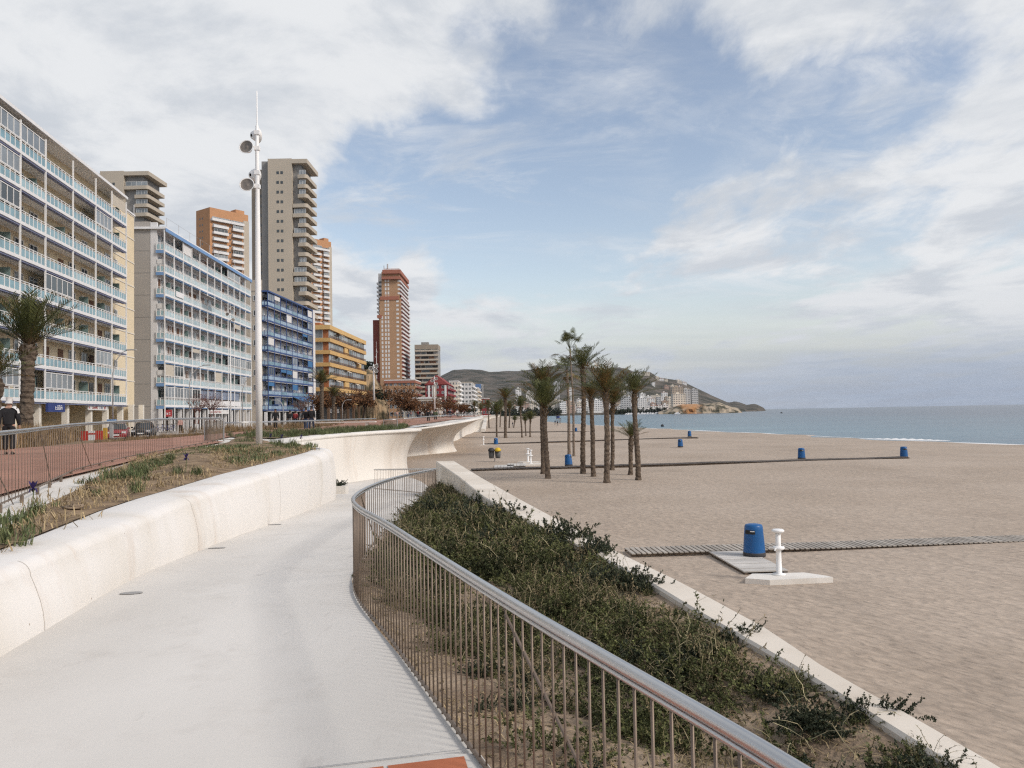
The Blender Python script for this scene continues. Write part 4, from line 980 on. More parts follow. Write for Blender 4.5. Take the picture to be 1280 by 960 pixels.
bpalm('tallest palm of all, a very thin bare trunk with few fan leaves',717.5,570,712.5,437,3.8,FAN[0],40,'smooth_bark','fan_palm',.6,bulb=1)
bpalm('thin fan palm with a shaggy crown, just left of the tallest palm',711.5,568.5,708.5,463,4.6,FAN[1],40,'smooth_bark','fan_palm',.8,.5,bulb=1)
bpalm('date palm with the highest feather crown, thick straight trunk in the middle of the group',729,593.5,728.7,463,7.4,3,44,rz=.5)
bpalm('shorter date palm with a yellowed crown between two taller ones',742,597,738.5,498,7.0,2,36,rz=2.1)
bpalm('thick date palm with a large yellow-green crown, nearest of the beach group',758.7,604,757,492,8.6,1,56,rz=.9)
bpalm('date palm half hidden behind the nearest thick-trunked one',765,588,766,507,6.0,0,46,rz=2.6)
bpalm('date palm with an upright fan of fronds, rightmost of the beach group',798,600.5,793,494,8.0,3,44,rz=.2)
bpalm('shortest young date palm beside the rightmost trunk',788,594.5,789,548,6.4,3,30,rz=1.1,rt=.95)
SP = 'small palms farther along the beach'
bpalm('taller yellowish palm among the small group left of the main palms',632,547.3,631.5,499,4.4,2,23,group=SP)
bpalm('small palm with a dark crown at the left of the far group',621,546.5,621,517,2.6,0,20,group=SP)
bpalm('far palm nearest the sea wall ramp',611.5,535,610,511,1.9,1,17,group=SP)
bpalm('small leaning palm right of the yellowish one',652.5,547,650.5,509,2.3,0,19,group=SP)
bpalm('short palm of the twin pair, left one',657.5,545.5,656.5,527,1.8,0,13,group=SP)
bpalm('short palm of the twin pair, right one',662.7,546.5,663,525,2.2,0,15,group=SP)
bpalm('far palm behind the yellowish one, with a grey-green crown',636.5,535,637,512,2.0,1,17,group=SP)
bpalm('lowest tiny palm on the sand between the small groups',642,535,643.5,526,1.5,0,9,group=SP)
bpalm('distant palm by the end of the promenade wall',601.5,530,601,512,1.4,1,13,group=SP)
bpalm('distant palm beside the white ramp at the sea wall',625,534,626,510,1.7,0,15,group=SP)
bpalm('second distant palm near the sea wall end',593,524,593,508,1.2,1,11,group=SP, zb=-1.2)
def upalm(label, px, pb, z0, tx, ty, wpx, crown, Lpx, rz=0, Y=None, group='palms along the street'):
    b = flat(px, pb, z0) if Y is None else at(px, pb, Y); k = b.y/1000; b.z = z0
    palm('date_palm', label, b, at(tx, ty, b.y), wpx*k/2, wpx*k/2*.95, CR[crown], Lpx*k/2.4, group, 'bark', rz, 1.4)
upalm('thick date palm in front of the cream apartment block at the left', 33, 552, -1.05, 35, 432, 15.5, 0, 84, .4)
upalm('date palm cut by the left edge of the picture, beside the thick one', -8, 556, -1.05, -8, 474, 17, 1, 64, .9)
upalm('date palm growing in front of the orange block by the street', 403, 520, -1.3, 402, 480, 4.5, 1, 26, .2, 140)
upalm('lower date palm beside it, before the ground floor of the orange block', 417, 520, -1.3, 417, 496, 4.0, 2, 20, .2, 150)
# ------------------------------------------------------------------ leafy trees
def leaf_tree(name, label, px, pb, pt, Y, wpx, leaf, nleaf, lmat, cat='tree', group=None, bare=False, ntr=1, tw=.14, gap=.0, z0=None):
    b, tp = at(px, pb, Y), at(px, pt, Y); H = tp.z-b.z; W = wpx*Y/1000/2; r = random.Random(int(px*13+pt))
    t = thing(name, label, cat, b, 0, group); tr = MB(); tips = []
    for k in range(ntr):
        a0 = r.random()*6.28; q = Vector((math.cos(a0)*.2*W*(ntr > 1), math.sin(a0)*.2*W*(ntr > 1), 0)); f = q+Vector((r.uniform(-.15,.15)*W, r.uniform(-.15,.15)*W, H*.38))
        tr.tube([q, (q+f)/2+Vector((r.uniform(-.05,.05)*W,0,0)), f], [tw, tw*.8, tw*.6], 7)
        for j in range(7 if not bare else 11):
            a = j*2.4+r.random(); e = f+Vector((math.cos(a)*W*r.uniform(.4,.85), math.sin(a)*W*r.uniform(.4,.85), H*r.uniform(.08,.5))); m_ = (f+e)/2+Vector((0,0,H*.06))
            tr.tube([f, m_, e], [tw*.5, tw*.32, tw*.12], 5); tips += [e, m_]
            for _ in range(3 if not bare else 9):
                e2 = e+Vector((r.uniform(-.35,.35)*W, r.uniform(-.35,.35)*W, r.uniform(-.05,.2)*H)); tr.tube([m_.lerp(e, r.random()), e2], [tw*.16, tw*.05], 4); tips.append(e2)
    tr.build('trunk', 'bark' if not bare else 'red_twig', t)
    Q = np.zeros((nleaf, 4, 3)); per = max(1, nleaf//len(tips))
    for i in range(nleaf):
        c = tips[i % len(tips)]; rad = W*.26
        p = np.array(c)+rg.normal(size=3)*rad*np.array((.75,.75,.55)); u = rg.normal(size=3); u /= np.linalg.norm(u); w = np.cross(u, rg.normal(size=3)); w /= np.linalg.norm(w)
        l = leaf*(.5+rg.random()); p[2] = min(max(p[2], H*.12), H*1.02)
        Q[i] = (p-u*l*.5, p+w*l*.3, p+u*l*.5, p-w*l*.3)
    put('crown', np_mesh('crown', Q, np.zeros(nleaf), [lmat]), t)
    return t
TG = 'brown winter trees along the street'
for a in (('leafless reddish bush in front of the pale blue block', 265, 528, 489, 95, 40, .10, 900, 'red_twig', True), ('bare reddish sapling left of the leafless bush', 246, 530, 494, 92, 22, .09, 300, 'red_twig', True),
          ('bare dark bush at the right foot of the blue block', 378, 524, 496, 140, 22, .14, 500, 'bark', True)):
    leaf_tree('leafless_bush', a[0], a[1], a[2], a[3], a[4], a[5], a[6], a[7], a[8], 'bush', None, True, 2, .07)
for a in (('rust-brown tamarisk tree at the right end of the orange block', 428, 524, 489, 160, 36), ('rust-brown tamarisk just right of the white mast', 497, 523, 482, 170, 42), ('low rust-brown tamarisk left of the white mast', 452, 523, 488, 165, 30), ('dark brown tamarisk behind the street palms', 398, 524, 492, 165, 28),
          ('wide low brown tree in front of the arcade building', 533, 522, 502, 200, 44), ('brown tree at the foot of the red gabled building', 556, 522, 496, 230, 30), ('thin brown tree before the red gabled building front', 575, 522, 505, 260, 22), ('low brown tree between the white mast and the arcade', 513, 522, 500, 190, 26)):
    leaf_tree('tamarisk_tree', a[0], a[1], a[2], a[3], a[4], a[5], .34, 2400, 'tamarisk', 'tree', TG, False, 2, .16)
leaf_tree('pine_tree', 'dark round pine on the rocky mound left of the tall brick tower', 462, 480, 453, 330, 16, .8, 1800, 'pine_leaf')
leaf_tree('pine_tree', 'dark bushy tree on the slope below the brick tower', 478, 508, 488, 300, 20, .7, 1500, 'pine_leaf')
leaf_tree('pine_tree', 'dark tree at the foot of the rocky mound by the orange block', 447, 515, 492, 280, 16, .7, 1200, 'pine_leaf')
for i, (px, pb, pt, Y, w) in enumerate(((585,521,508,330,8),(592,520,508,380,8),(577,521,507,300,9))):
    leaf_tree('street_tree', ['small dark street tree before the white terraces, middle one', 'small dark street tree before the white terraces, farthest', 'small dark street tree before the white terraces, nearest'][i], px, pb, pt, Y, w, .5, 500, 'pine_leaf', 'tree', 'small street trees by the far promenade')
# ------------------------------------------------------------------ hills and the far shore
from mathutils import noise as mn
hor = lambda px: 516.8-.01842*(px-640)
RA = [(-300,506),(300,500),(480,490),(545,479),(566,469),(580,467.5),(600,468),(612,470.5),(625,470),(650,470),(689,463.5),(700,461),(718,460),(736,465.5),(760,466),(775,464.5),(787,468),(830,490),(900,512),(1000,530)]
RB_ = [(700,512),(755,490),(786,470),(800,467.5),(813,467),(822.5,473),(845,474.5),(856,476.5),(871,484),(890,493.5),(909,502),(914,501.5),(918,500.3),(925,502),(933,505),(940,503.6),(944,503.8),(950,506.5),(954,508.8),(959,512.5),(966,520),(1100,540)]
def hz(X, Y):
    px = 640+1000*X/Y; h = hor(px)
    a = (h-interp(RA, px))*3.7*math.exp(-((Y-3700)/(1000 if Y < 3700 else 1500))**2)
    b = (h-interp(RB_, px))*2.5*math.exp(-((Y-2500)/(560 if Y < 2500 else 600))**2)
    n = mn.fractal(Vector((X*.0021, Y*.0021, .3)), 1.0, 2.0, 6)
    tw = -7+max(0, min(1, (Y-1335)/60))*4.2+max(0, Y-1400)*.012*max(0, min(1, (860-px)/70)) if px < 960 else -40
    z = max(a*(1-.10*abs(n)), b*(1-.07*abs(n)), 0)
    return tw*(1 if px < 850 else max(-.5, 1)) + z if (z > 3 or px < 845) else max(z-9, -30)
def hills():
    mat('hill', (.035,.037,.026), .95, col2=(.125,.105,.085), scale=.02, detail=10, thr=(.36,.66))
    mb = MB(); rows = []
    for Y in frange(1335, 1700, 18)+frange(1740, 5200, 60):
        rows.append([((px-640)/1000*Y, Y, hz((px-640)/1000*Y, Y)) for px in frange(-250, 985, 400)])
    mb.grid(rows); kind(mb.build('hills', 'hill', smooth=True), 'structure')
hills()
def headland():
    mt = mat('cliff', (.06,.058,.038), .95, col2=(.36,.30,.225), scale=.075, detail=8, bump=.5, bscale=.2, dist=2, thr=(.42,.56)); nt, N, L, P = nodes(mt)
    old = P.inputs['Base Color'].links[0].from_socket; geo = N.new('ShaderNodeNewGeometry'); sp = N.new('ShaderNodeSeparateXYZ'); L.new(geo.outputs['Position'], sp.inputs[0])
    g = N.new('ShaderNodeMapRange'); xo = at(862, 510, 1230).x; g.interpolation_type = 'SMOOTHSTEP'; L.new(sp.outputs['X'], g.inputs['Value'])
    nz = N.new('ShaderNodeTexNoise'); nz.inputs['Scale'].default_value = .05; L.new(geo.outputs['Position'], nz.inputs['Vector'])
    ab = N.new('ShaderNodeMath'); ab.operation = 'SUBTRACT'; nadd = N.new('ShaderNodeMath'); nadd.operation = 'MULTIPLY_ADD'; nadd.inputs[1].default_value = 50; L.new(nz.outputs['Fac'], nadd.inputs[0]); L.new(sp.outputs['X'], nadd.inputs[2]); L.new(nadd.outputs[0], ab.inputs[0]); ab.inputs[1].default_value = xo+25
    ab2 = N.new('ShaderNodeMath'); ab2.operation = 'ABSOLUTE'; L.new(ab.outputs[0], ab2.inputs[0]); L.new(ab2.outputs[0], g.inputs['Value'])
    g.inputs['From Min'].default_value = 0; g.inputs['From Max'].default_value = 22; g.inputs['To Min'].default_value = .8; g.inputs['To Max'].default_value = 0
    mx = N.new('ShaderNodeMix'); mx.data_type = 'RGBA'; L.new(g.outputs['Result'], mx.inputs['Factor']); L.new(old, mx.inputs['A']); mx.inputs['B'].default_value = lin((.42,.20,.075)); L.new(mx.outputs['Result'], P.inputs['Base Color'])
    TOP = [(822,515),(832,512),(837.5,510.5),(845,507.5),(852,505.6),(871,504.7),(885,504.2),(893,503.4),(899,503),(904,505),(909,506.8),(916,508.5),(922,510.3),(925,513.5),(928,517)]
    mb = MB(); rows = []
    for px in frange(822, 928, 70):
        ty = interp(TOP, px); z = (hor(px)-ty)*1.24; r = []
        for k, (dy, f) in enumerate(((-14,0),(-6,.25),(0,.55),(8,.8),(22,1),(90,1.02),(200,.9),(330,.5))):
            n = mn.noise(Vector((px*.21, k*1.3, 2))); Y = 1215+dy+n*9*(k < 5); r.append(((px-640)/1000*Y, Y, ZW-1.5+(z-ZW+1.5)*f*(1+.10*n*(0 < k < 4))))
        rows.append(r)
    mb.grid(rows); tag(mb.build('rocky_headland', 'cliff', smooth=False), 'low rocky headland with an orange cliff jutting into the bay', 'headland')
headland()
# far town: every house a block of its own, window bands in its mesh
for n_, c in (('far_white',(.80,.79,.77)),('far_cream',(.70,.63,.53)),('far_grey',(.50,.50,.50)),('far_pink',(.46,.33,.27)),('far_blue',(.12,.2,.36)),('far_tan',(.44,.36,.28))): mat(n_, c, .8, .06, .05)
mat('far_glass', (.17,.175,.18), .4, .3, .3); mat('roof_tile', (.32,.13,.08), .85, .15, 1)
def far_block(label, group, px0, px1, pt, pb, Y, wall, dep=14, floors=None, name='apartment_block', side=None, roof=None):
    a = at(px0, pb, Y); w = (px1-px0)/1000*Y; H = at(px0, pt, Y).z-a.z; mb = MB(); o = put(name, None) if False else None
    mb.box(0, w, 0, dep, -3, H); n = floors or max(1, int(H/3.1)); fh = H/n
    for i in range(n):
        z = fh*(i+.38); k = max(1, int(w/3.6))
        for j in range(k):
            x0 = w*(j+.18)/k; mb.box(x0+w*.05/k, w*(j+.74)/k, -.12, .1, z, z+fh*.38, 1)
        mb.box(-.12 if px0 > 640 else w-.1, .1 if px0 > 640 else w+.12, dep*.2, dep*.8, z, z+fh*.42, 1)
    mb.box(-.2, w+.2, -.2, dep+.2, H+.004, H+.5, 2)
    if w > 9: mb.box(w*.3, w*.55, dep*.3, dep*.7, H+.504, H+2.6)
    return tag(mb.build(name, [wall, 'far_glass', roof or wall], loc=a), label, 'building', group)
FARL = 'pale small block among the crowded houses of the far hillside town'; FG = 'small houses of the town across the bay'
def town():
    r = random.Random(21); W_ = ['far_white']*5+['far_cream']*3+['far_grey','far_pink','far_tan']
    # near rows on the shore, then climbing rows
    for row, (Y, lo, hi, n, p0, p1) in enumerate(((1420,7,15,30,600,835),(1500,12,20,28,612,838),(1600,14,24,26,600,845),(1740,12,22,24,640,850),(1900,10,16,20,680,850),(2080,8,12,16,720,862),(2250,7,11,14,760,872))):
        x = p0
        while x < p1:
            w = r.uniform(4.5, 11)*1500/Y; X = (x+w/2-640)/1000*Y; z = hz(X, Y); H = r.uniform(lo, hi)*(.55 if 690 < x < 760 and row > 2 else 1)
            if r.random() < (.92 if row < 4 else .55):
                pb = hor(x)-z/Y*1000; far_block(FARL, FG, x, x+w, pb-H*1000/Y, pb, Y, r.choice(W_), r.uniform(9,14), roof='roof_tile' if r.random() < .3 else None)
            x += w*r.uniform(1.0, 1.35)
town()
for a in (('slim pale tower in the far town, left of the tall palms', 645, 652, 486, 512, 1500, 'far_white'), ('broad low white tower in the far town with a roof box, behind the leftmost palms', 658, 668, 490, 512, 1520, 'far_white'),
          ('tall twin-striped tower in the far town behind the palms', 693, 700, 478, 512, 1600, 'far_grey'), ('pale tower between the thin palm trunks across the bay', 711, 715, 484, 512, 1550, 'far_white'),
          ('wide grey-brown block on the headland, tallest at left of the blue towers', 841, 854.5, 484, 507, 1330, 'far_tan'), ('cream stepped block in front of the grey-brown headland block', 841.5, 857, 492.5, 506, 1300, 'far_cream'),
          ('left pale blue-grey tower of the headland pair', 855.5, 863.5, 487, 505.5, 1345, 'far_grey'), ('right pale blue-grey tower of the headland pair', 865, 873, 487, 504.8, 1350, 'far_grey'),
          ('striped white block on the far waterfront right of the palms', 798, 809, 497.5, 513, 1400, 'far_white'), ('grey and white block on the far waterfront behind the rightmost palm', 777, 789, 496, 513, 1390, 'far_grey'),
          ('white balconied block on the far waterfront between the palm trunks', 741, 753, 500, 514, 1390, 'far_white'), ('white terraced block at the far beach end behind the thin trunks', 700, 708, 502, 517, 1385, 'far_white'), ('long white block with dark windows at the end of the far beach', 690, 702, 500.5, 510, 1400, 'far_cream'),
          ('white hilltop villa on the far slope above the town', 811, 816, 474.5, 478, 2300, 'far_white'), ('pale villa on the skyline of the far headland hill', 845, 850, 474.5, 477.5, 2400, 'far_white'), ('white villa lower right of the skyline villa on the headland hill', 841, 846, 476.5, 480, 2350, 'far_white'), ('cream villa on the headland hill above the twin towers', 848, 853, 479, 482, 2300, 'far_cream')):
    far_block(a[0], None, *a[1:], floors=None)
def boats():
    r = random.Random(2); mat('hull', (.72,.72,.72), .4, .05)
    for i in range(20):
        px = 782+70*i/20+r.uniform(-1.2,1.2); p = flat(px, 517.6-.01*i+r.uniform(-.3,.3), ZW); p = p*(1290/p.y) if p.y > 1290 or p.y < 900 else p
        L_ = r.uniform(5, 10); mb = MB(); mb.prism([(-L_/2,-1.1),(L_*.25,-1.2),(L_/2,0),(L_*.25,1.2),(-L_/2,1.1)], -.3, 1.2); mb.box(-L_*.25, L_*.15, -.8, .8, 1.204, 2.2+r.random()); mb.box(-.05,.05,-.05,.05,1.2,r.choice((2.5,9)))
        tag(mb.build('moored_boat', 'hull', loc=(p.x, p.y, ZW), rz=r.uniform(-.4,.4)), 'small white boat moored below the far town by the headland', 'boat', 'white boats moored across the bay')
    p = at(977, 513.6, 1800); mb = MB(); mb.prism([(-1.6,-.5),(1,-.6),(1.9,0),(1,.6),(-1.6,.5)], -.1, .6); mb.box(-1,0,-.3,.3,.604,1.3); tag(mb.build('motor_boat', 'dark', loc=(p.x*.5, p.y*.5, ZW), rz=.4), 'tiny dark boat out at sea off the tip of the headland', 'boat')
    p = flat(828, 533.2, ZW); MBb = MB(); MBb.lathe([(.05,-.2),(.5,.05),(.5,.45),(.3,.7),(.05,.8)], 10); tag(MBb.build('buoy', 'bin_base', loc=p), 'dark buoy floating near the shore right of the palms', 'buoy')
boats()
def shore_trees():
    P_ = []
    r = random.Random(6)
    for x0, x1, n in ((596,700,900),(757,800,420),(800,836,260)):
        for _ in range(n):
            px = r.uniform(x0, x1); Y = r.uniform(1352, 1385); P_.append(((px-640)/1000*Y, Y, -5+ r.random()**1.3*(15 if x0 < 700 else 9)*(.6+.4*math.sin(px*.35)**2)))
    Q = np.zeros((len(P_)*7, 4, 3)); i = 0
    for p in P_:
        for _ in range(7):
            c = np.array(p)+rg.normal(size=3)*1.3; u = rg.normal(size=3); u /= np.linalg.norm(u); w = np.cross(u, rg.normal(size=3)); w /= np.linalg.norm(w); Q[i] = (c-u*1.3, c+w*1.1, c+u*1.3, c-w*1.1); i += 1
    o = put('treeline', np_mesh('treeline', Q, np.zeros(len(Q)), ['pine_leaf'])); kind(o, 'stuff'); o['label'] = 'dark trees along the far shore below the town'
shore_trees()
# ------------------------------------------------------------------ apartment blocks along the street
mat('cream_wall', (.69,.575,.39), .8, col2=(.745,.645,.47), scale=.25, bump=.05, bscale=8)
mat('cream_trim', (.70,.66,.58), .7, .05, .4)
mat('white_wall', (.66,.65,.64), .8, .05, .3)
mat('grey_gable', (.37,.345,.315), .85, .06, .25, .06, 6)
mat('slab_white', (.74,.74,.74), .6, .04, 1)
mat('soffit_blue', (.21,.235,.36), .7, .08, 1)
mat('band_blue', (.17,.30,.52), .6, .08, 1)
mat('glass_teal', (.19,.33,.38), .12, .25, .8, spec=.7)
mat('glass_pale', (.34,.49,.53), .15, .18, .7, spec=.6)
mat('glass_blue', (.36,.49,.60), .15, .2, .7, spec=.6)
mat('glass_dark', (.045,.055,.06), .08, .3, .5, spec=.7)
mat('glass_grey', (.21,.235,.25), .12, .35, .35, spec=.7)
mat('partition_glass', (.15,.22,.215), .2, .2, .6, spec=.5)
mat('rail_white', (.74,.735,.72), .5, .04, 1)
mat('grey_blue', (.24,.29,.38), .5, .25, .3); mat('rail_blue', (.045,.085,.22), .5, .1, 1)
mat('door_brown', (.16,.085,.05), .7, .2, 1)
mat('blind', (.52,.47,.39), .8, .06, 2)
mat('blind_white', (.66,.65,.63), .8, .05, 2)
mat('awning_blue', (.06,.17,.34), .8, .08, 2)
mat('awning_cream', (.62,.55,.45), .8, .08, 2)
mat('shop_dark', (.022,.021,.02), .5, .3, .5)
mat('sign_red', (.30,.02,.02), .5, .1); mat('sign_blue', (.03,.05,.18), .5, .1)
mat('col_brown', (.13,.08,.05), .8, .1); mat('orange_band', (.57,.365,.15), .75, .06, .4); mat('orange_light', (.60,.40,.17), .75, .05, .4); mat('orange_brick', (.34,.13,.055), .85, .1, .8)
mat('brick_tan', (.40,.245,.145), .85, .08, .3); mat('brick_red', (.23,.07,.05), .85, .1, .3); mat('brick_orange', (.47,.25,.13), .85, .06, .3)
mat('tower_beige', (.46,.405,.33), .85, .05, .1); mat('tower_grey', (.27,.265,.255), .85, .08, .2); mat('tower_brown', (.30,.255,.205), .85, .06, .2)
mat('crimson', (.21,.03,.035), .8, .1, .3); mat('crimson_roof', (.25,.06,.055), .85, .1, .6)
mat('rust_trim', (.34,.14,.095), .8, .06, .4)
def frame_at(name, label, A, B, z0, group=None, cat='apartment block'):
    d = Vector((B[0]-A[0], B[1]-A[1])); t = thing(name, label, cat, (A[0], A[1], z0), math.atan2(d.y, d.x), group); return t, d.length
CACHE = {}
def shared(key, fn):
    if key not in CACHE: CACHE[key] = fn()
    return CACHE[key]
def rail_mesh(w, m_, frame, h=1.02):
    def fn():
        mb = MB(); mb.box(0, w, 0, .05, h-.05, h); mb.box(0, w, 0, .04, h-.22, h-.18); mb.box(0, w, .0, .05, .06, .14)
        n = max(2, round(w/m_)); 
        for i in range(n+1): x = (w-.10)*i/n; mb.box(x, x+.10, .005, .045, .14, h-.05)
        return mb.mesh('railing', frame)
    return shared(('rail', round(w, 2), m_, frame), fn)
def glass_mesh(w, m_, glass, h=1.02, frac=1.0):
    def fn():
        mb = MB(); n = max(2, round(w/m_)); 
        for i in range(n):
            x0 = (w-.10)*i/n+.10; x1 = (w-.10)*(i+1)/n
            mb.box(x0+.03, x1-.03, .018, .03, .16, h-.26)
        return mb.mesh('glass_panel', glass)
    return shared(('glass', round(w, 2), m_, glass), fn)
def box_mesh(name, dims, m_):
    return shared((name, tuple(round(x, 2) for x in dims), m_), lambda: MB().box(*dims).mesh(name, m_))
def window_mesh(w, h, glass='glass_dark', frame='rail_white', nm=2):
    def fn():
        mb = MB(); mb.box(0, w, -.05, .05, 0, h, 1); mb.box(0, w, -.09, -.052, 0, .07); mb.box(0, w, -.09, -.052, h-.07, h)
        for i in range(nm+1): x = (w-.07)*i/nm; mb.box(x, x+.07, -.088, -.052, .07, h-.07)
        return mb.mesh('window', [frame, glass])
    return shared(('win', round(w, 2), round(h, 2), glass, frame, nm), fn)
def balcony_front(t, posts, nf, z0, dz, depth, S, seed):
    r = random.Random(seed); a, b = posts[0], posts[-1]
    for k in range(nf):
        z = z0+dz*k; mb = MB(); mb.box(a, b, 0, depth, z-.16, z); mb.box(a, b, -.04, -.003, z-.14, z+.10)
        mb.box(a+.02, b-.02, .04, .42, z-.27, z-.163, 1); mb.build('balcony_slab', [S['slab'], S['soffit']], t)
    top = z0+dz*nf
    for x in posts: MB().box(x-.055, x+.055, -.03, .10, z0-S.get('post_drop', 0), top-.2).build('post', S['frame'], t)
    for k in range(nf):
        z = z0+dz*k
        for i, (x0, x1) in enumerate(zip(posts, posts[1:])):
            w = x1-x0-.12; x = x0+.06
            if (k, i) in S.get('skip', ()): continue
            rl = put('railing', rail_mesh(w, S['panel'], S['rail']), t, (x, 0, z)); put('glass_panel', glass_mesh(w, S['panel'], r.choice(S['glass'])), rl, (0, 0, 0))
            ww = min(1.5, w*.36); dd = min(1.15, w*.3)
            put('window', window_mesh(ww, 1.25, r.choice(S['panes']), S['wframe']), t, (x+w*(.10 if i % 2 else .55), depth, z+.95))
            if w > 2.6 or (i+k) % 2: put('door', box_mesh('door', (0, dd, -.045, .05, 0, 2.1), r.choice(S['doors'])), t, (x+w*(.60 if i % 2 else .12), depth, z))
            if S.get('partition') and r.random() < S['partition']: put('partition', box_mesh('partition', (0, .04, depth*.45, depth-.05, .05, 2.0), 'partition_glass'), t, (x1-.02-.045, 0, z))
            q = r.random(); pe = S.get('enclose', lambda k, i: 0)(k, i)
            if q < pe:
                g = put('glazed_enclosure', window_mesh(w-.02, dz-1.45, r.choice(('glass_grey','glass_grey','glass_dark')), S['frame'], max(3, int(w/1.0))), t, (x+.01, .10, z+1.06))
            elif q < pe+S.get('blinds', .06):
                ln = r.uniform(.5, dz-1.3); put('roller_blind', box_mesh('roller_blind', (0, round(w*.96, 1), 0, .03, -round(ln, 1), 0), r.choice(S.get('blind_m', ('blind','blind_white')))), t, (x+.03, .07, z+dz-.38))
def text_marks(parent, x, y, z, w, h, m_, seed, n=9):
    r = random.Random(seed); mb = MB(); cw = w/n                 # illegible lettering: vertical and level strokes
    for i in range(n):
        if r.random() < .12: continue
        xx = x+i*cw
        mb.box(xx, xx+cw*.16, y-.012, y, z, z+h*r.choice((1,1,.75)))
        for q in range(2): zz = z+h*r.choice((0,.42,.84)); mb.box(xx+cw*.161, xx+cw*.62, y-.012, y, zz, zz+h*.15)
        if r.random() < .5: mb.box(xx+cw*.621, xx+cw*.78, y-.012, y, z, z+h*.7)
    mb.build('lettering', m_, parent)
# 1. cream block
def block_cream():
    A = (-29.56-.1418*44, 44.0); B = (-41.9, 86.9); z0 = -1.55; t, L_ = frame_at('apartment_block', 'cream nine storey apartment block with glass balconies, nearest on the left', A, B, z0)
    D = 1.6; zb = 1.8-z0; dz = 2.79; nf = 8; top = zb+dz*nf
    X = lambda Y: (Y-A[1])/(B[1]-A[1])*L_
    posts = [0]+[X(y) for y in (49, 53.5, 58.2, 62.4, 66.9, 72.6, 78.1, 82.5, 86.9)]
    E = L_+7.7
    mb = MB(); mb.box(0, E, D, D+13, zb+.003, top+.1); mb.build('wall', 'cream_wall', t)
    mb = MB(); mb.box(-.3, L_+.05, -.12, D+13, top+.103, top+.33, 1); mb.box(-.3, L_+.05, -.16, -.123, top+.09, top+.36); mb.box(L_+.053, E+.1, D-.12, D+13, top+.103, top+.3); mb.build('roof', ['slab_white', 'slab_white'], t)
    mb = MB()
    for k in range(nf+1): mb.box(L_+.1, E+.03, D-.05, D-.003, zb+dz*k-.06, zb+dz*k+.06)
    mb.build('string_course', 'cream_trim', t)
    for k in range(nf):
        put('window', window_mesh(.9, 1.1, 'glass_dark', 'rail_white'), t, (L_+.9, D, zb+dz*k+1.0))
        if k == nf-1: put('awning', MB().grid([[(-.1,-.05,1.2),(1.1,-.05,1.2)],[(-.1,-.4,1.0),(1.1,-.4,1.0)],[(-.1,-.5,.7),(1.1,-.5,.7)]]).mesh('awning', 'door_brown'), t, (L_+.8, D, zb+dz*k+1.0))
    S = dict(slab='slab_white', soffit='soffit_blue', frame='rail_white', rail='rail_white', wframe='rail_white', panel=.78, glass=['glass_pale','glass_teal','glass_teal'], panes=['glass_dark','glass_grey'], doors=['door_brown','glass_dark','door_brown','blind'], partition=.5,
             enclose=lambda k, i: .95 if (i == 3 and (k >= 5 or k == 0)) or (i == 4 and k == 7) else (.05 if i > 3 else .3), blinds=.08, post_drop=0)
    balcony_front(t, posts, nf, zb, dz, D, S, 5)
    mb = MB(); mb.box(0, E, D+2.2, D+13, 0, zb-.01); mb.build('ground_floor', 'cream_wall', t)
    for i, x in enumerate([p for p in posts[1:]]+[L_+3.6, E-.5]):
        MB().box(x-.22, x+.22, .4, .9, 0, zb-.165 if x <= L_ else zb).build('column', 'cream_trim', t)
        if i < len(posts): put('shop_pier', box_mesh('shop_pier', (0, 1.7, 1.2, D+2.2, 0, 3.1), 'cream_wall'), t, (x+.6, 0, 0))
    for i, (x0, x1) in enumerate(zip(posts[1:], posts[2:])):
        put('shop_front', box_mesh('shop_front', (0, round((x1-x0)*.5, 1), D+2.1, D+2.25, 0, 2.7), 'shop_dark'), t, (x0+(x1-x0)*.48, 0, 0))
    s = MB().box(X(67.2), X(70.6), -.10, .1, zb-.95, zb-.20).build('shop_sign', 'sign_blue', t); 
    text_marks(s, X(68.6), -.105, zb-.75, 1.5, .38, 'sticker', 3, 4)
    s = MB().box(X(76.8), X(81.8), .2, .3, zb-.72, zb-.22).build('shop_sign', 'blind_white', t)
    text_marks(s, X(76.9), .195, zb-.60, 2.6, .26, 'sign_red', 4, 10); text_marks(s, X(79.6), .195, zb-.60, 1.0, .26, 'sign_blue', 8, 6); text_marks(s, X(80.8), .195, zb-.62, .9, .30, 'sign_red', 9, 3)
    s = MB().box(X(72.5), X(76.5), D+1.9, D+2.05, 2.55, 3.0).build('shop_sign', 'shop_dark', t)
    an = MB()
    for q in range(3): an.tube([(X(70)+q*1.2, 3, top+.3), (X(70)+q*1.2, 3, top+2.0)], .04, 5)
    an.tube([(X(70), 3, top+1.8), (X(70)+2.4, 3, top+1.8)], .04, 5); an.build('roof_frame', 'lamp_grey', t)
block_cream()
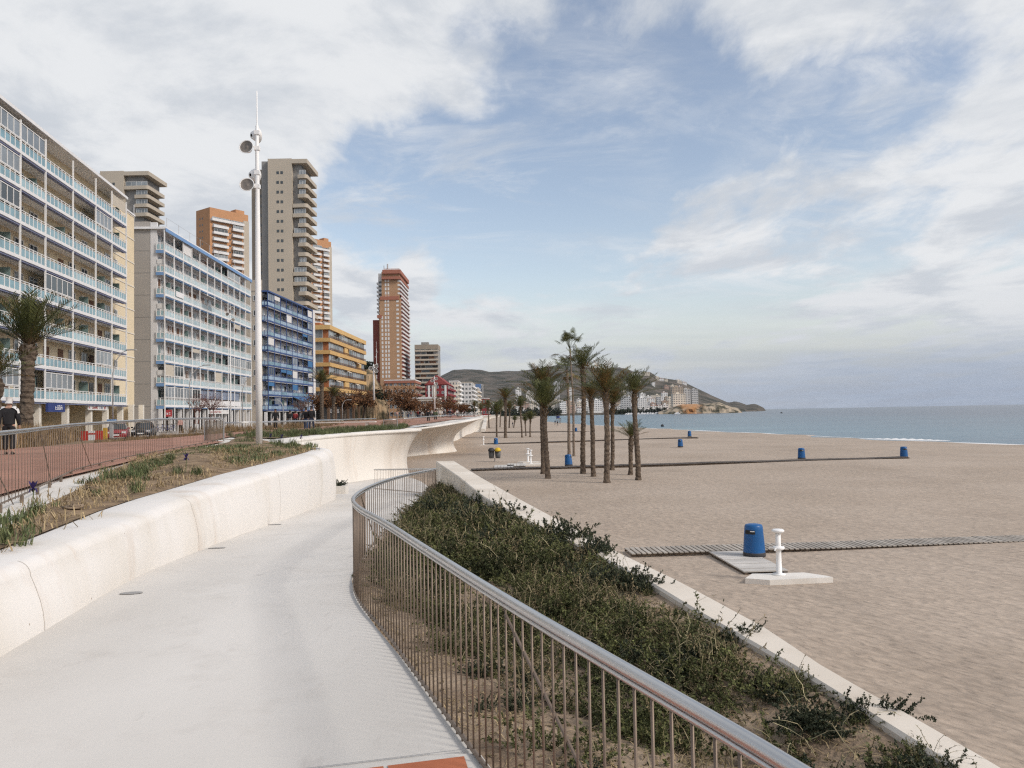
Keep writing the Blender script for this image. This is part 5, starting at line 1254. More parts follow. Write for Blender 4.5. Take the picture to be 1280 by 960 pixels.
# 2. pale blue balcony block with a grey gable
def block_pale():
    A, B = (-43.4, 100), (-45.3, 139); z0 = -1.6; t, L_ = frame_at('apartment_block', 'pale blue balcony block with a plain grey gable, second on the left', A, B, z0)
    D = 1.1; zb = 1.75-z0; dz = 2.8; nf = 8; top = zb+dz*nf-.1
    posts = [L_*i/12 for i in range(13)]
    MB().box(.6, L_, D, D+12, zb+.003, top).build('wall', 'white_wall', t)
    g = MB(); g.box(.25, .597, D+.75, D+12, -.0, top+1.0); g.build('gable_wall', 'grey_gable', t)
    MB().box(.2, .59, D-.05, D+.747, 0, top+.9).build('gable_pier', 'white_wall', t)
    j = MB()
    for k in range(nf+1): j.box(.235, .252, D+.76, D+12, zb+dz*k-.03, zb+dz*k+.03)
    j.build('gable_joint', 'tower_grey', t)
    MB().box(-.1, L_+.1, -.15, D+12, top+.003, top+.28).build('roof', 'slab_white', t)
    MB().box(-.12, L_+.12, -.2, -.153, top-.35, top+.1).build('fascia', 'band_blue', t)
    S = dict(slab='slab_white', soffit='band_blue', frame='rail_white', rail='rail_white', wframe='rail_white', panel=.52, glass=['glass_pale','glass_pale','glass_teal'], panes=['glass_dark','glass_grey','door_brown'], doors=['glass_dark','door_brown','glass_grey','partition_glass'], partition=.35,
             enclose=lambda k, i: .95 if (k == 0 and i < 4) or (k == 2 and i > 7) else .05, blinds=.05, skip={(0, i) for i in range(4, 10)}, post_drop=zb)
    balcony_front(t, posts, nf, zb, dz, D, S, 8)
    for k in range(nf):                                      # the balcony turns the corner
        rl = put('railing', rail_mesh(D-.05, .5, 'rail_white'), t, (.0, D, zb+dz*k), R(-90)); put('glass_panel', glass_mesh(D-.05, .5, 'glass_pale'), rl)
        MB().box(-.045, -.003, 0, D, zb+dz*k-.36, zb+dz*k+.02).build('balcony_edge', 'band_blue', t)
    MB().box(posts[4], posts[10], .1, .22, zb+.25, zb+1.0).build('sign_band', 'slab_white', t); MB().box(posts[4], posts[10], .3, .4, zb+1.2, zb+2.4).build('sign_band', 'grey_blue', t)
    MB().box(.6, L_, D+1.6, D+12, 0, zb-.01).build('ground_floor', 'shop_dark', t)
    for x in posts: MB().box(x-.2, x+.2, .35, .75, 0, zb-.37).build('column', 'white_wall', t)
    for x in (posts[3]+.8, posts[7]+.5): put('shop_pier', box_mesh('shop_pier', (0, 1.6, 1.0, D+1.6, 0, 3.0), 'white_wall'), t, (x, 0, 0))
    s = MB().box(.55, 2.6, .1, .25, zb-1.35, zb-.5).build('shop_sign', 'sign_red', t); text_marks(s, .7, .095, zb-1.1, 1.6, .3, 'sticker', 1, 6)
    s = MB().box(posts[5], posts[8], -.02, .1, zb-1.0, zb-.4).build('shop_sign', 'blind_white', t); text_marks(s, posts[5]+1, -.025, zb-.85, 5, .32, 'sign_red', 2, 12)
    a = MB(); z = zb+dz*6-.5; a.grid([[(posts[4], -.05, z), (posts[5]+1, -.05, z)], [(posts[4], -1.6, z-.8), (posts[5]+1, -1.6, z-.8)]]); a.build('awning', 'blind_white', t)
    w = MB()
    for q in range(9): w.tube([(2+q*4.2, .5, top+.28), (2+q*4.2, .5, top+1.9)], .03, 4)
    w.tube([(2, .5, top+1.85), (2+8*4.2, .5, top+1.85)], .015, 4); w.tube([(.5,4,top+.3),(.5,4,top+3.2)], .06, 5); w.build('roof_fence', 'lamp_grey', t)
    MB().box(posts[1]+.4, posts[2]-.2, -.09, -.045, zb+dz*5+.3, zb+dz*5+1.0).build('banner', 'sticker', t)
    for k in (1, 4, 6): put('air_conditioner', box_mesh('air_conditioner', (0, .4, 0, .8, 0, .6), 'blind_white'), t, (.12, .2, zb+dz*k+1.1))
block_pale()
# 3. dark blue balcony block
def block_blue():
    A, B = (-46.0, 151), (-44.8, 180); z0 = -1.6; t, L_ = frame_at('apartment_block', 'white apartment block with dark blue balcony railings, third along the street', A, B, z0)
    D = 1.3; zb = 1.5-z0; dz = 2.83; nf = 8; top = zb+dz*nf-.2
    posts = [L_*i/8 for i in range(9)]
    MB().box(.3, L_+1, D, D+11, zb+.003, top).build('wall', 'white_wall', t)
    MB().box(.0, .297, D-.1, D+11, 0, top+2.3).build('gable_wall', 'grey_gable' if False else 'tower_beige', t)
    MB().box(.3, 5, D+2.2, D+9, top+.3, top+2.4).build('stair_tower', 'white_wall', t)
    MB().box(0, L_+1.2, -.1, D+11, top+.003, top+.28).build('roof', 'rail_blue', t)
    S = dict(slab='rail_blue', soffit='white_wall', frame='rail_blue', rail='rail_blue', wframe='rail_white', panel=.75, glass=['glass_blue','glass_blue','glass_teal'], panes=['glass_dark','glass_grey','glass_blue'], doors=['glass_dark','blind_white','glass_grey'], partition=.2,
             enclose=lambda k, i: .75 if (k == 7 and i == 0) else .06, blinds=.28, blind_m=('blind_white','blind_white','awning_blue'), post_drop=0)
    balcony_front(t, posts, nf, zb, dz, D, S, 3)
    for k in range(nf): rl = put('railing', rail_mesh(D-.05, .7, 'rail_blue'), t, (.0, D, zb+dz*k), R(-90)); put('glass_panel', glass_mesh(D-.05, .7, 'glass_blue'), rl)
    MB().box(L_+.05, L_+1.5, -.15, D-.003, 0, top+.3).build('end_pier', 'white_wall', t)
    for k in range(nf): put('window', window_mesh(.8, 1.1), t, (-.0, D+1.5, zb+dz*k+.9), R(-90))
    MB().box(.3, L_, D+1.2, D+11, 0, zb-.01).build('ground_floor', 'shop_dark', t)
    for x in posts: MB().box(x-.2, x+.2, .3, .8, 0, zb-.37).build('column', 'white_wall', t)
    z = zb+dz*.98; a = MB(); a.grid([[(posts[4], -.05, z), (posts[7], -.05, z)], [(posts[4], -1.5, z-.7), (posts[7], -1.5, z-.7)], [(posts[4], -1.5, z-.95), (posts[7], -1.5, z-.95)]]); a.build('awning', 'awning_blue', t)
block_blue()
# 4. orange block
def block_orange():
    A, B = (-42.7, 188), (-42.0, 231); z0 = -1.6; t, L_ = frame_at('apartment_block', 'orange six storey block with brown balcony grilles behind the street palms', A, B, z0)
    nf = 6; zt = 21.4-z0; zb = 3.3-z0; dz = (zt-zb-.6)/nf; W_ = 16
    MB().box(.6, L_-.5, .6, W_, zb, zt-.3).build('wall', 'orange_brick', t)
    for k in range(nf+1):
        z = zb+dz*k; MB().box(0, L_, 0, W_+.3, z-.15, z+.75 if k < nf else zt+.3).build('floor_band', 'orange_light' if k == nf else 'orange_band', t)
    for k in range(nf):
        z = zb+dz*k+.75; hh = dz-.92
        for i in range(8):
            x = .9+i*(L_-1.6)/8; w = (L_-1.6)/8-.35
            if (i == 3 and k in (1, 4)) or (i == 6 and k == 3): put('infill_panel', box_mesh('infill_panel', (0, round(w, 1), .2, .62, 0, round(hh, 2)), 'orange_light'), t, (x, 0, z)); continue
            put('window', window_mesh(w, hh, ('glass_grey','glass_dark','glass_grey')[(i*7+k*3) % 3], 'blind_white' if (i+k) % 3 else 'door_brown', 2), t, (x, .55, z))
        for j in range(2): put('window', window_mesh(5.4, hh, 'glass_grey', 'blind_white', 3), t, (.55, 7.2+7.6*j, z), R(-90))
        g = MB()
        for q in range(int(L_/.35)): g.box(.2+q*.35, .24+q*.35, .06, .1, z, z+.55)
        g.box(.1, L_-.1, .05, .11, z+.55, z+.61); g.build('balcony_grille', 'door_brown', t)
        for q in range(3):
            if (q+k) % 2: a = MB(); xx = 5+q*11+k; a.grid([[(xx,.4,z+hh),(xx+4,.4,z+hh)],[(xx,-.6,z+hh-.55),(xx+4,-.6,z+hh-.55)]]); a.build('awning', 'awning_cream', t)
    MB().box(6, 14, 4, 10, zt+.3, zt+1.6).build('roof_house', 'orange_brick', t)
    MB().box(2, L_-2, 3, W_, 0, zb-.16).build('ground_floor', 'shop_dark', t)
    for i in range(7): x = .8+i*(L_-1.8)/6; MB().box(x-.3, x+.3, .4, 1, 0, zb-.155).build('column', 'col_brown', t)
    for i in range(3): MB().box(.4, 1, 4+i*4, 4.5+i*4, 0, zb-.155).build('column', 'col_brown', t)
    s = MB().box(10, 20, 2.7, 2.95, 2.6, 3.6).build('shop_sign', 'blind_white', t); text_marks(s, 11, 2.695, 2.8, 8, .5, 'sign_blue', 6, 10)
block_orange()
# towers: local x to the right, y away, sizes read from the photograph at the tower's own depth
def tower_root(name, label, px, Y, pbase=None, group=None):
    a = at(px, 515, Y); a.z = -1.7; return thing(name, label, 'tower block', a, 0, group)
def slab_tower(label, px0, Y, pxs, top_py, steps):
    """beige tower: side block, grey strip, main face with paired windows, rounded balconies at the seaward end"""
    t = tower_root('tower_block', label, px0, Y); k = Y/1000; X = lambda p: (p-px0)*k; H = (hor(px0)-top_py)*k+1.7; nfl = int(H/2.9); dz = H/nfl
    xa, xb, xc, xd, xe = [X(p) for p in pxs]
    MB().box(xa, xb-.003, 3.5, 15, 0, H-2.2).build('side_block', 'tower_brown', t)
    MB().box(xb, xc-.003, 1.2, 15, 0, H-.4).build('stair_shaft', 'tower_grey', t)
    mb = MB(); mb.box(xc, xd, 0, 15, 0, H); mb.box(xc-.003, xc+.35, -.12, -.004, 0, H); mb.build('wall', 'tower_beige', t)
    MB().box(xd-.2, xe, .003, 14, H-1.5, H-.2).build('crown_beam', 'tower_beige', t)
    MB().box(xd+.003, xe-2.2, 1.6, 13, 0, H-1.51).build('recess_wall', 'tower_grey', t)
    w = xd-xc
    lo = max(0, int(steps*nfl))
    for f in range(lo, nfl):
        z = dz*f
        if f < nfl-1:
            for q in (.36, .53): put('window', box_mesh('window', (0, .75, -.05, .1, 0, .85), 'glass_dark'), t, (xc+w*q, 0, z+1.2))
            for q in (.3, .7): put('window', box_mesh('window', (0, .6, -.05, .1, 0, .85), 'glass_dark'), t, (xa+(xb-xa)*q, 3.5, z+1.0)) if f % 1 == 0 else None
        if f < nfl-1:
            x0 = xd+.1 if (f % 7 in (0, 1, 5)) else (xd+xe)/2-.6; bm = MB()
            pts = [(x0, 1.59), (x0, .2)] + [(xe-.9+.9*math.sin(a), .9-.9*math.cos(a)-.1) for a in frange(0, PI/2, 5)] + [(xe, 12)]
            pts2 = [(xe-.2, 12)] + [(xe-1.1+.9*math.sin(a), 1.1-.9*math.cos(a)-.1) for a in reversed(frange(0, PI/2, 5))] + [(x0+.2, .4), (x0+.2, 1.59)]
            P = list(reversed(pts+pts2)); P = pts+pts2; bm.prism(P, z-.15, z+1.0); bm.prism([(x0+.2, .41), (xe-.5, .41), (xe-.3, 1.2), (xe-.25, 12), (x0+.2, 12)], z-.12, z+.02); bm.build('balcony', 'tower_beige', t)
            if f % 5 != 2: put('window', window_mesh(xe-x0-1.0, 1.45, 'glass_grey', 'rail_white', 4), t, (x0+.4, .55, z+1.02))
    return t
slab_tower('tall beige tower block with paired small windows behind the floodlight mast', 311, 240, (311.5, 327.5, 337, 367, 386.5), 195.5, .42)
slab_tower('beige tower block top showing over the roof of the cream block', 118, 255, (112, 118.5, 125, 154.5, 186), 211, .70)
def orange_tower(label, A, ang, wf, ws, top_z, lo):
    t = thing('tower_block', label, 'tower block', (A[0], A[1], -1.7), ang); H = top_z+1.7; nfl = int(H/2.85); dz = H/nfl
    MB().box(0, wf, 0, ws, 0, H).build('wall', 'brick_orange', t); MB().box(wf*.70, wf*.93, 1, 5, H, H+1.8).build('roof_house', 'brick_orange', t)
    MB().box(wf*.86, wf+.2, -.25, -.003, 0, H-3).build('end_strip', 'tower_beige', t)
    for f in range(int(nfl*lo), nfl-1):
        z = dz*f
        for q in (.5, .68): put('window', box_mesh('window', (-.05, .1, 0, .8, 0, .8), 'glass_dark'), t, (0, ws*q, z+1.2))
        for x0, x1 in ((wf*.06, wf*.44), (wf*.55, wf*.84)):
            if f == nfl-2: x0, x1 = (wf*.02, wf*.5) if x0 < wf*.3 else (wf*.503, wf*.85)
            bm = MB(); bm.box(x0, x1, -1.4, -.003, z-.15, z+.0); bm.box(x0, x1, -1.4, -1.25, z+.003, z+1.0); bm.box(x1-.12, x1, -1.247, -.004, z+.003, z+1.0); bm.box(x0, x0+.12, -1.247, -.004, z+.003, z+1.0); bm.build('balcony', 'white_wall', t)
            put('window', window_mesh(x1-x0-.5, 1.9, 'glass_grey' if (f+int(x0)) % 3 else 'glass_dark', 'rail_white', 4), t, (x0+.25, -.9 if (f*7+int(x0)) % 4 == 0 or f == nfl-2 else -.06, z+.3 if (f*7+int(x0)) % 4 else z+1.0), 0, (1, 1, .72))
        put('window', box_mesh('window', (0, .9, -.05, .1, 0, .7), 'glass_dark'), t, (wf*.49, 0, z+1.2))
    return t
orange_tower('orange brick tower with white balconies between the pale block and the tall beige tower', (-132, 350), math.atan2(.796, .605), 19.6, 10.8, 93.5, .5)
orange_tower('narrow orange tower with white balconies peeping out right of the tall beige tower', (-107.5, 430), math.atan2(.796, .605), 14, 10.5, 97, .42)
def brick_tower():
    Y = 533; a = at(478.5, 515, Y); t = thing('tower_block', 'tallest brick tower with stepped red bands, standing alone in the middle', 'tower block', (a.x, Y, -1.7)); k = Y/1000; X = lambda p: (p-478.5)*k; Zp = lambda py: (hor(490)-py)*k+1.7
    H1, H2, H3 = Zp(338), Zp(372), Zp(395); dz = 2.8
    MB().box(X(475), X(485.5)-.003, .5, 40, 0, H3).build('wall', 'brick_tan', t)
    MB().box(X(476), X(499.5), -.0, 40, 0, H2).build('wall', 'brick_tan', t)
    MB().box(X(478.5), X(501), 1.5, 44, H2+.003, H1).build('wall', 'brick_tan', t)
    MB().box(X(499.5)+.003, X(502.5), .4, 44, 0, H2).build('wall', 'brick_tan', t)
    for nm, b in (('top', (X(479), X(502.7), -.4, 44, H1-5.4, H1-3.6)), ('cap', (X(480), X(503), -.2, 44, H1-1.6, H1+1)), ('mid', (X(477), X(500.3), -.5, 3, H2-1.2, H2+1.2)), ('low', (X(473), X(479), -.3, 3, H3-1, H3+1))): MB().box(*b).build('red_band', 'rust_trim', t)
    MB().box(X(465.5), X(473), 6, 34, 0, Zp(398)).build('side_wing', 'brick_red', t)
    MB().box(X(472.3), X(478.4), 8, 40, H3+.01, Zp(338)).build('balcony_wing', 'white_wall', t)
    MB().box(X(480), X(500), 6, 30, H1, H1+3).build('roof_house', 'white_wall', t)
    an = MB(); an.tube([(X(485),6,H1+3),(X(485),6,H1+6)], .5, 6); an.tube([(X(480.5),6,H1+3),(X(480.5),6,H1+5)], .25, 6); an.build('antenna', 'lamp_grey', t)
    n = int((H1-Zp(472))/dz)
    for f in range(n):
        z = H1-7-f*dz; y = -.0 if z < H2-1 else 1.5; zz = z
        if zz < Zp(474): break
        for p in ((482.5), (486)): put('window', box_mesh('window', (0, 1.1, -.1, .1, 0, 1.9), 'blind_white'), t, (X(p), y, zz))
        put('window', box_mesh('window', (0, 1.7, -.1, .1, 0, 1.3), 'blind_white'), t, (X(497)+(.9 if z > H2 else 0), y, zz))
        if z < H3: put('window', box_mesh('window', (0, 1.1, -.1, .1, 0, 1.9), 'blind_white'), t, (X(478.2), y, zz))
        xr = X(502.5) if z < H2 else X(501)
        put('balcony', box_mesh('balcony', (0, .9, 0, 42, -.2, .9), 'white_wall'), t, (xr+.01, 1.8, zz))
        put('window_band', box_mesh('window_band', (0, .12, 0, 41.5, .95, 2.5), 'brick_red'), t, (xr+.01, 1.9, zz))
    for f in range(int((H1-H3)/dz)-1): put('balcony', box_mesh('balcony', (-1.2, 0, 0, 25, -.2, .9), 'white_wall'), t, (X(472.3)-.01, 8.2, H3+1+f*dz)); 
    for f in range(int((H1-H3)/dz)-1): put('window', box_mesh('window', (0, 2.0, -.08, .1, 0, 1.4), 'glass_dark'), t, (X(472.3)+.3, 8, H3+1.2+f*dz))
brick_tower()
def concrete_tower():
    Y = 545; a = at(519.5, 515, Y); t = thing('tower_block', 'grey concrete slab tower with long dark window bands, right of the brick tower', 'tower block', (a.x, Y, -1.7)); k = Y/1000; W_ = 29*k; H = (hor(530)-431.5)*k+1.7
    MB().box(0, W_, 0, 18, 0, H).build('wall', 'tower_grey', t); MB().box(-.1, W_+.1, -.15, 18, H-2.6, H+.5).build('roof', 'tower_brown', t); MB().box(4, 9, 4, 9, H+.5, H+2.5).build('roof_house', 'tower_grey', t)
    r = random.Random(4)
    for f in range(3, 16):
        z = H-3.4-(f-2)*3.1+2.4
        if z < 6: break
        MB().box(0, W_+.4, -1.1, -.003, z-.2, z+.95).build('balcony', 'tower_beige', t); x = .4
        while x < W_-3:
            w = r.uniform(2, 5); put('window', box_mesh('window', (0, round(min(w, W_-x-.3), 1), -.06, .1, 0, 1.5), r.choice(('glass_dark','shop_dark','door_brown'))), t, (x, 0, z+1.1)); x += w+r.uniform(.2, 1.2)
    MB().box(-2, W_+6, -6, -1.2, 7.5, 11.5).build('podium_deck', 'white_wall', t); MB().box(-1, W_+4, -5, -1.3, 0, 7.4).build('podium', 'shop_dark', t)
concrete_tower()
def simple_block(label, px0, px1, pt, Y, dep, wall, floors, band=None, cat='apartment block', name='apartment_block', z0=-1.7, side=True, win='glass_dark', nb=4, pitched=None, ff=0):
    a = at(px0, 515, Y); k = Y/1000; W_ = (px1-px0)*k; H = (hor(px0)-pt)*k-z0; t = thing(name, label, cat, (a.x, Y, z0)); dz = H/(floors+ff)
    MB().box(0, W_, 0, dep, 0, H).build('wall', wall, t)
    if pitched:
        r = MB(); h = pitched; x0, x1, y0, y1 = -.5, W_+.5, -.6, dep+.4
        r.poly([(x0,y0,H+.01),(x1,y0,H+.01),((x0+x1)/2,y0,H+h)]); r.poly([(x1,y1,H+.01),(x0,y1,H+.01),((x0+x1)/2,y1,H+h)])
        r.quad((x0,y1,H+.01),(x0,y0,H+.01),((x0+x1)/2,y0,H+h),((x0+x1)/2,y1,H+h)); r.quad((x1,y0,H+.01),(x1,y1,H+.01),((x0+x1)/2,y1,H+h),((x0+x1)/2,y0,H+h)); r.quad((x0,y0,H+.01),(x0,y1,H+.01),(x1,y1,H+.01),(x1,y0,H+.01)); r.build('roof', 'crimson_roof', t)
    else: MB().box(-.2, W_+.2, -.2, dep+.2, H+.003, H+.6).build('roof', 'white_wall' if wall != 'white_wall' else 'tower_beige', t)
    for f in range(ff, floors+ff):
        z = dz*f
        for i in range(nb):
            w = W_/nb; put('window', window_mesh(w*.62, dz*.5, win if (i+f) % 3 else 'glass_grey', 'rail_white', 2), t, (w*(i+.19), 0, z+dz*.32))
        if side:
            bl = MB(); bl.box(W_+.003, W_+1.3, .3, dep-.3, z+.0, z+.18); bl.box(W_+1.15, W_+1.3, .3, dep-.3, z+.183, z+1.1); bl.build('balcony', band or 'white_wall', t)
            n = max(2, int(dep/5))
            for i in range(n): put('window', window_mesh(dep/n*.6, dz*.55, 'glass_dark', 'rail_white', 2), t, (W_, dep/n*(i+.2), z+dz*.3), R(90))
    return t, W_, H, dz
t, W_, H, dz = simple_block('brown podium building with window rows under the tall brick tower', 481, 519, 476, 490, 30, 'brick_tan', 5, 'brick_red', nb=7, win='glass_dark')
MB().box(-.4, W_+.5, -.6, 30, H-1.6, H-.3).build('cornice', 'rust_trim', t)
simple_block('low cream arcade building with a terrace behind the brown trees', 502, 546, 499, 300, 22, 'tower_beige', 2, None, nb=11, side=False)
p = at(523, 506, 296); MBa = MB(); MBa.grid([[(0,0,0),(9.5,0,0)],[(0,-4,-1.8),(9.5,-4,-1.8)],[(0,-4,-2.4),(9.5,-4,-2.4)]]); MBa.box(.1,.25,-3.9,-3.7,-7.5,-2); MBa.box(9.2,9.4,-3.9,-3.7,-7.5,-2); tag(MBa.build('canopy', 'awning_cream', loc=p), 'large cream canopy over the terrace of the arcade building', 'canopy')
t, W_, H, dz = simple_block('dark red block with a pitched gable roof and pale vertical strips', 532, 560, 481, 430, 45, 'crimson', 6, 'crimson', nb=3, pitched=5.2, side=True)
for x in (.12, .30, .86): MB().box(W_*x, W_*(x+.09), -.35, -.004, 1, H-.4).build('pilaster', 'blind_white', t)
MB().box(W_*.35, W_*.5, -.5, -.36, 1, H-.4).build('pilaster', 'tower_beige', t)
simple_block('tan and white balconied block directly behind the red gabled block', 562, 573, 477, 520, 30, 'far_cream', 8, 'far_white', nb=3)
simple_block('tall white balconied block in the row right of the red gabled block', 573, 590, 478.5, 600, 60, 'white_wall', 8, 'slab_white', nb=4)
simple_block('cream terraced block at the end of the white row', 590, 598, 485, 760, 60, 'far_cream', 7, 'far_cream', nb=3)
simple_block('red roofed low block past the white row', 599.5, 611, 498.5, 850, 25, 'crimson', 3, 'rust_trim', nb=3)
t, W_, H, dz = simple_block('slim dark tower wrapped in bright blue netting behind the white row', 595, 604, 481.5, 1050, 20, 'tower_grey', 9, None, nb=2, side=False)
MB().box(-2, W_*.75, -1, 12, H*.72, H+1.5).build('scaffold_net', 'far_blue', t)
def mound():
    a = at(458, 515, 320); mb = MB(); rows = []; tag_ = None
    mat('mound_rock', (.055,.048,.026), .95, col2=(.33,.235,.14), scale=.22, detail=8, bump=.6, bscale=.6, dist=.6, thr=(.4,.6))
    for i in range(36):
        px = 424+62*i/35; top = interp([(424,512),(432,492),(440,482),(450,468),(458,461),(466,462),(474,478),(480,490),(486,512)], px); r = []
        for j, (dy, f) in enumerate(((-16,0),(-12,.3),(-7,.62),(-2,.88),(4,1),(25,1),(45,0))):
            n = mn.noise(Vector((px*.3, j*1.7, 5.))); Y = 318+dy+n*3; z = -1.7+((hor(px)-top)*.318+1.7)*f*(1+.08*n); r.append(((px-640)/1000*Y, Y, z))
        rows.append(r)
    mb.grid(rows); tag(mb.build('rocky_mound', 'mound_rock'), 'tan rocky mound left of the tall brick tower', 'rock')
mound()
# white stair ramp and slabs where the sea wall ends
def wall_end():
    P = [flat(587, 540, -4.42), flat(601.5, 540, -4.42), at(605.5, 525, 300), at(599, 525, 300)]; o = P[0].copy()
    t = thing('beach_ramp', 'white ramp going down to the sand at the end of the sea wall', 'ramp', o)
    q = [p-o for p in P]; mb = MB(); lo = Vector((0,0,-1.2)); mb.poly(q); mb.quad(q[0]+lo, q[1]+lo, q[1], q[0]); mb.quad(q[1]+lo, q[2]+lo, q[2], q[1]); mb.build('slope', 'white_concrete', t)
    mb = MB(); w = Vector((.9,0,0)); h = Vector((0,0,.8)); a, b = q[1]+Vector((.01,0,0)), q[2]+Vector((.01,0,0)); mb.quad(a+lo, a+lo+w, a+w+h, a+h); mb.quad(a+h, a+w+h, b+w+h, b+h); mb.quad(a+lo+w, b+lo+w, b+w+h, a+w+h); mb.quad(b+lo, a+lo, a+h, b+h); mb.build('parapet', 'white_concrete', t)
wall_end()
# ------------------------------------------------------------------ cars, barrier, street things
mat('car_red', (.24,.015,.02), .25, .05, spec=.6); mat('car_black', (.015,.016,.018), .22, .1, spec=.6); mat('tyre', (.02,.02,.02), .9); mat('rim', (.45,.45,.46), .35, .1, metal=.8); mat('car_glass', (.02,.025,.028), .06, .1, spec=.8); mat('headlight', (.6,.6,.6), .15, .1, spec=.7); mat('tail_red', (.3,.01,.01), .3); mat('plate', (.7,.7,.68), .5)
def car(name, label, loc, rz, paint, L_=4.1, W_=1.74, H_=1.46):
    t = thing(name, label, 'car', loc, rz, 'parked cars'); h = L_/2
    low = [(-h,.35),(-h*.985,.62),(-h*.93,.88),(-h*.6,.93),(h*.32,.90),(h*.72,.80),(h*.93,.68),(h,.48),(h*.985,.28),(-h*.97,.26)]
    mb = MB(); rows = []
    for x, z in low[:9]: 
        e = W_/2*(1-.10*max(0, (abs(x)/h-.75)/.25)**2)
        rows.append([(x, -e*.97, .22), (x, -e, z*.62), (x, -e*.95, z*.95), (x, -e*.86, z), (x, 0, z+.02), (x, e*.86, z), (x, e*.95, z*.95), (x, e, z*.62), (x, e*.97, .22)])
    mb.grid(rows); mb.poly([p for p in rows[0]]); mb.poly([p for p in reversed(rows[-1])]); mb.build('body', paint, t, True)
    prof = [(-h*.80,.92),(-h*.62,H_-.10),(-h*.30,H_),(h*.02,H_-.02),(h*.16,H_-.09),(h*.50,.88)]
    mb = MB(); rows = []
    for x, z in prof: w = W_/2*(.86-.24*max(0, (z-.9)/(H_-.9))); rows.append([(x,-w,z),(x,-w*.8,z+.025),(x,0,z+.04),(x,w*.8,z+.025),(x,w,z)])
    mb.grid(rows[1:5]); mb.build('roof', paint, t, True)
    gl = lambda P, nm: (lambda m_: (m_.poly(P), m_.build(nm, 'car_glass', t))[1])(MB())
    gl([rows[4][0], rows[5][0], rows[5][4], rows[4][4]], 'windscreen'); gl([rows[0][0], rows[1][0], rows[1][4], rows[0][4]], 'rear_window')
    for j in (0, 4):
        gl([rows[i][j] for i in (0,1,2)]+[(-h*.30, rows[0][j][1], .91)], 'side_window'); gl([rows[2][j], rows[3][j], rows[4][j], rows[5][j], (-h*.27, rows[0][j][1], .91)], 'side_window')
    for x in (-h*.62, h*.62):
        for s in (-1, 1):
            T = Matrix.Translation((x, s*(W_/2-.10), .31)) @ Matrix.Rotation(R(90), 4, 'X')
            w = MB().lathe([(.2,-.1),(.30,-.1),(.31,-.07),(.31,.07),(.30,.1),(.2,.1)], 16, 0, T).build('wheel', 'tyre', t, True)
            r_ = MB(); r_.lathe([(.2,-.105),(.19,-.09),(.05,-.11),(.0,-.11)], 12, 0, T, cap=False); r_.lathe([(.2,.105),(.19,.09),(.05,.11),(.0,.11)], 12, 0, T, cap=False); r_.build('rim', 'rim', w)
    for s in (-1, 1):
        MB().box(h*.86, h*.985, s*W_*.36-.16, s*W_*.36+.16, .56, .70).build('headlight', 'headlight', t); MB().box(-h*.985, -h*.92, s*W_*.40-.10, s*W_*.40+.10, .62, .86).build('tail_light', 'tail_red', t)
        MB().box(h*.28, h*.36, s*W_*.52-.09, s*W_*.52+.09, .90, 1.02).build('wing_mirror', paint, t)
    MB().box(h*.985, h*1.0+.012, -.26, .26, .36, .47).build('number_plate', 'plate', t); MB().box(h*.93, h*.995, -.45, .45, .50, .58).build('grille', 'dark', t)
p = at(147, 549, 69); car('parked_car', 'red hatchback parked by the kerb in front of the cream block', (p.x, 69, -1.61), R(-68), 'car_red')
p = at(180, 547, 75); car('parked_car', 'black car parked right behind the red hatchback', (p.x, 75, -1.61), R(-74), 'car_black')
def barrier():
    p = at(116, 552, 58); t = thing('road_barrier', 'red and white plastic road barrier beside the red car', 'barrier', (p.x, 58, -1.45), R(5)); mat('barrier_red', (.45,.045,.03), .5, .1); mat('barrier_yellow', (.5,.28,.02), .5, .1)
    for i, m_ in enumerate(('barrier_red', 'blind_white', 'barrier_red')):
        x0, x1 = -.75+.5*i, -.25+.5*i-.004; sh = .12; MB().prism([(x0,-.2),(x1,-.2),(x1,.2),(x0,.2)], .0, .75).build('segment', m_, t)
    MB().box(.76, .98, -.15, .15, 0, .95).build('end_post', 'barrier_yellow', t); MB().box(-.7, .7, -.21, -.203, .48, .6).build('stripe', 'barrier_red', t)
barrier()
p = at(139.5, 552, 56); t = thing('information_post', 'grey post with a blue top standing between barrier and red car', 'post', (p.x, 56, -1.2)); MB().box(-.10,.10,-.08,.08,0,1.05).build('post', 'lamp_grey', t); MB().box(-.28,.28,-.12,.12,1.053,1.30).build('cap', 'band_blue', t)
def bike(label, px, Y, rz):
    p = at(px, 540, Y); t = thing('bicycle', label, 'bicycle', (p.x, Y, -1.5), rz, 'bicycles parked under the pale block')
    for x in (-.52, .52): 
        w = MB(); w.tube([(x+.33*math.cos(a), 0, .34+.33*math.sin(a)) for a in frange(0, 2*PI, 16)], .02, 5, cap=False); w.build('wheel', 'tyre', t)
    f = MB(); f.tube([(-.52,0,.34),(-.15,0,.85),(.35,0,.85),(-.02,0,.32),(-.52,0,.34)], .02, 5); f.tube([(.52,0,.34),(.38,0,.98)], .02, 5); f.tube([(-.02,0,.32),(-.17,0,.92)], .02, 5); f.build('frame', 'sign_blue', t)
    MB().box(-.30,-.02,-.07,.07,.92,.98).build('saddle', 'dark', t); MB().tube([(.36,-.28,1.0),(.36,.28,1.0)], .018, 5).build('handlebar', 'dark', t)
for i, (px, Y) in enumerate(((199,92),(205,93),(211,94),(216,95))): bike('bicycle parked in the rank under the pale balcony block', px, Y, R(60+8*i))
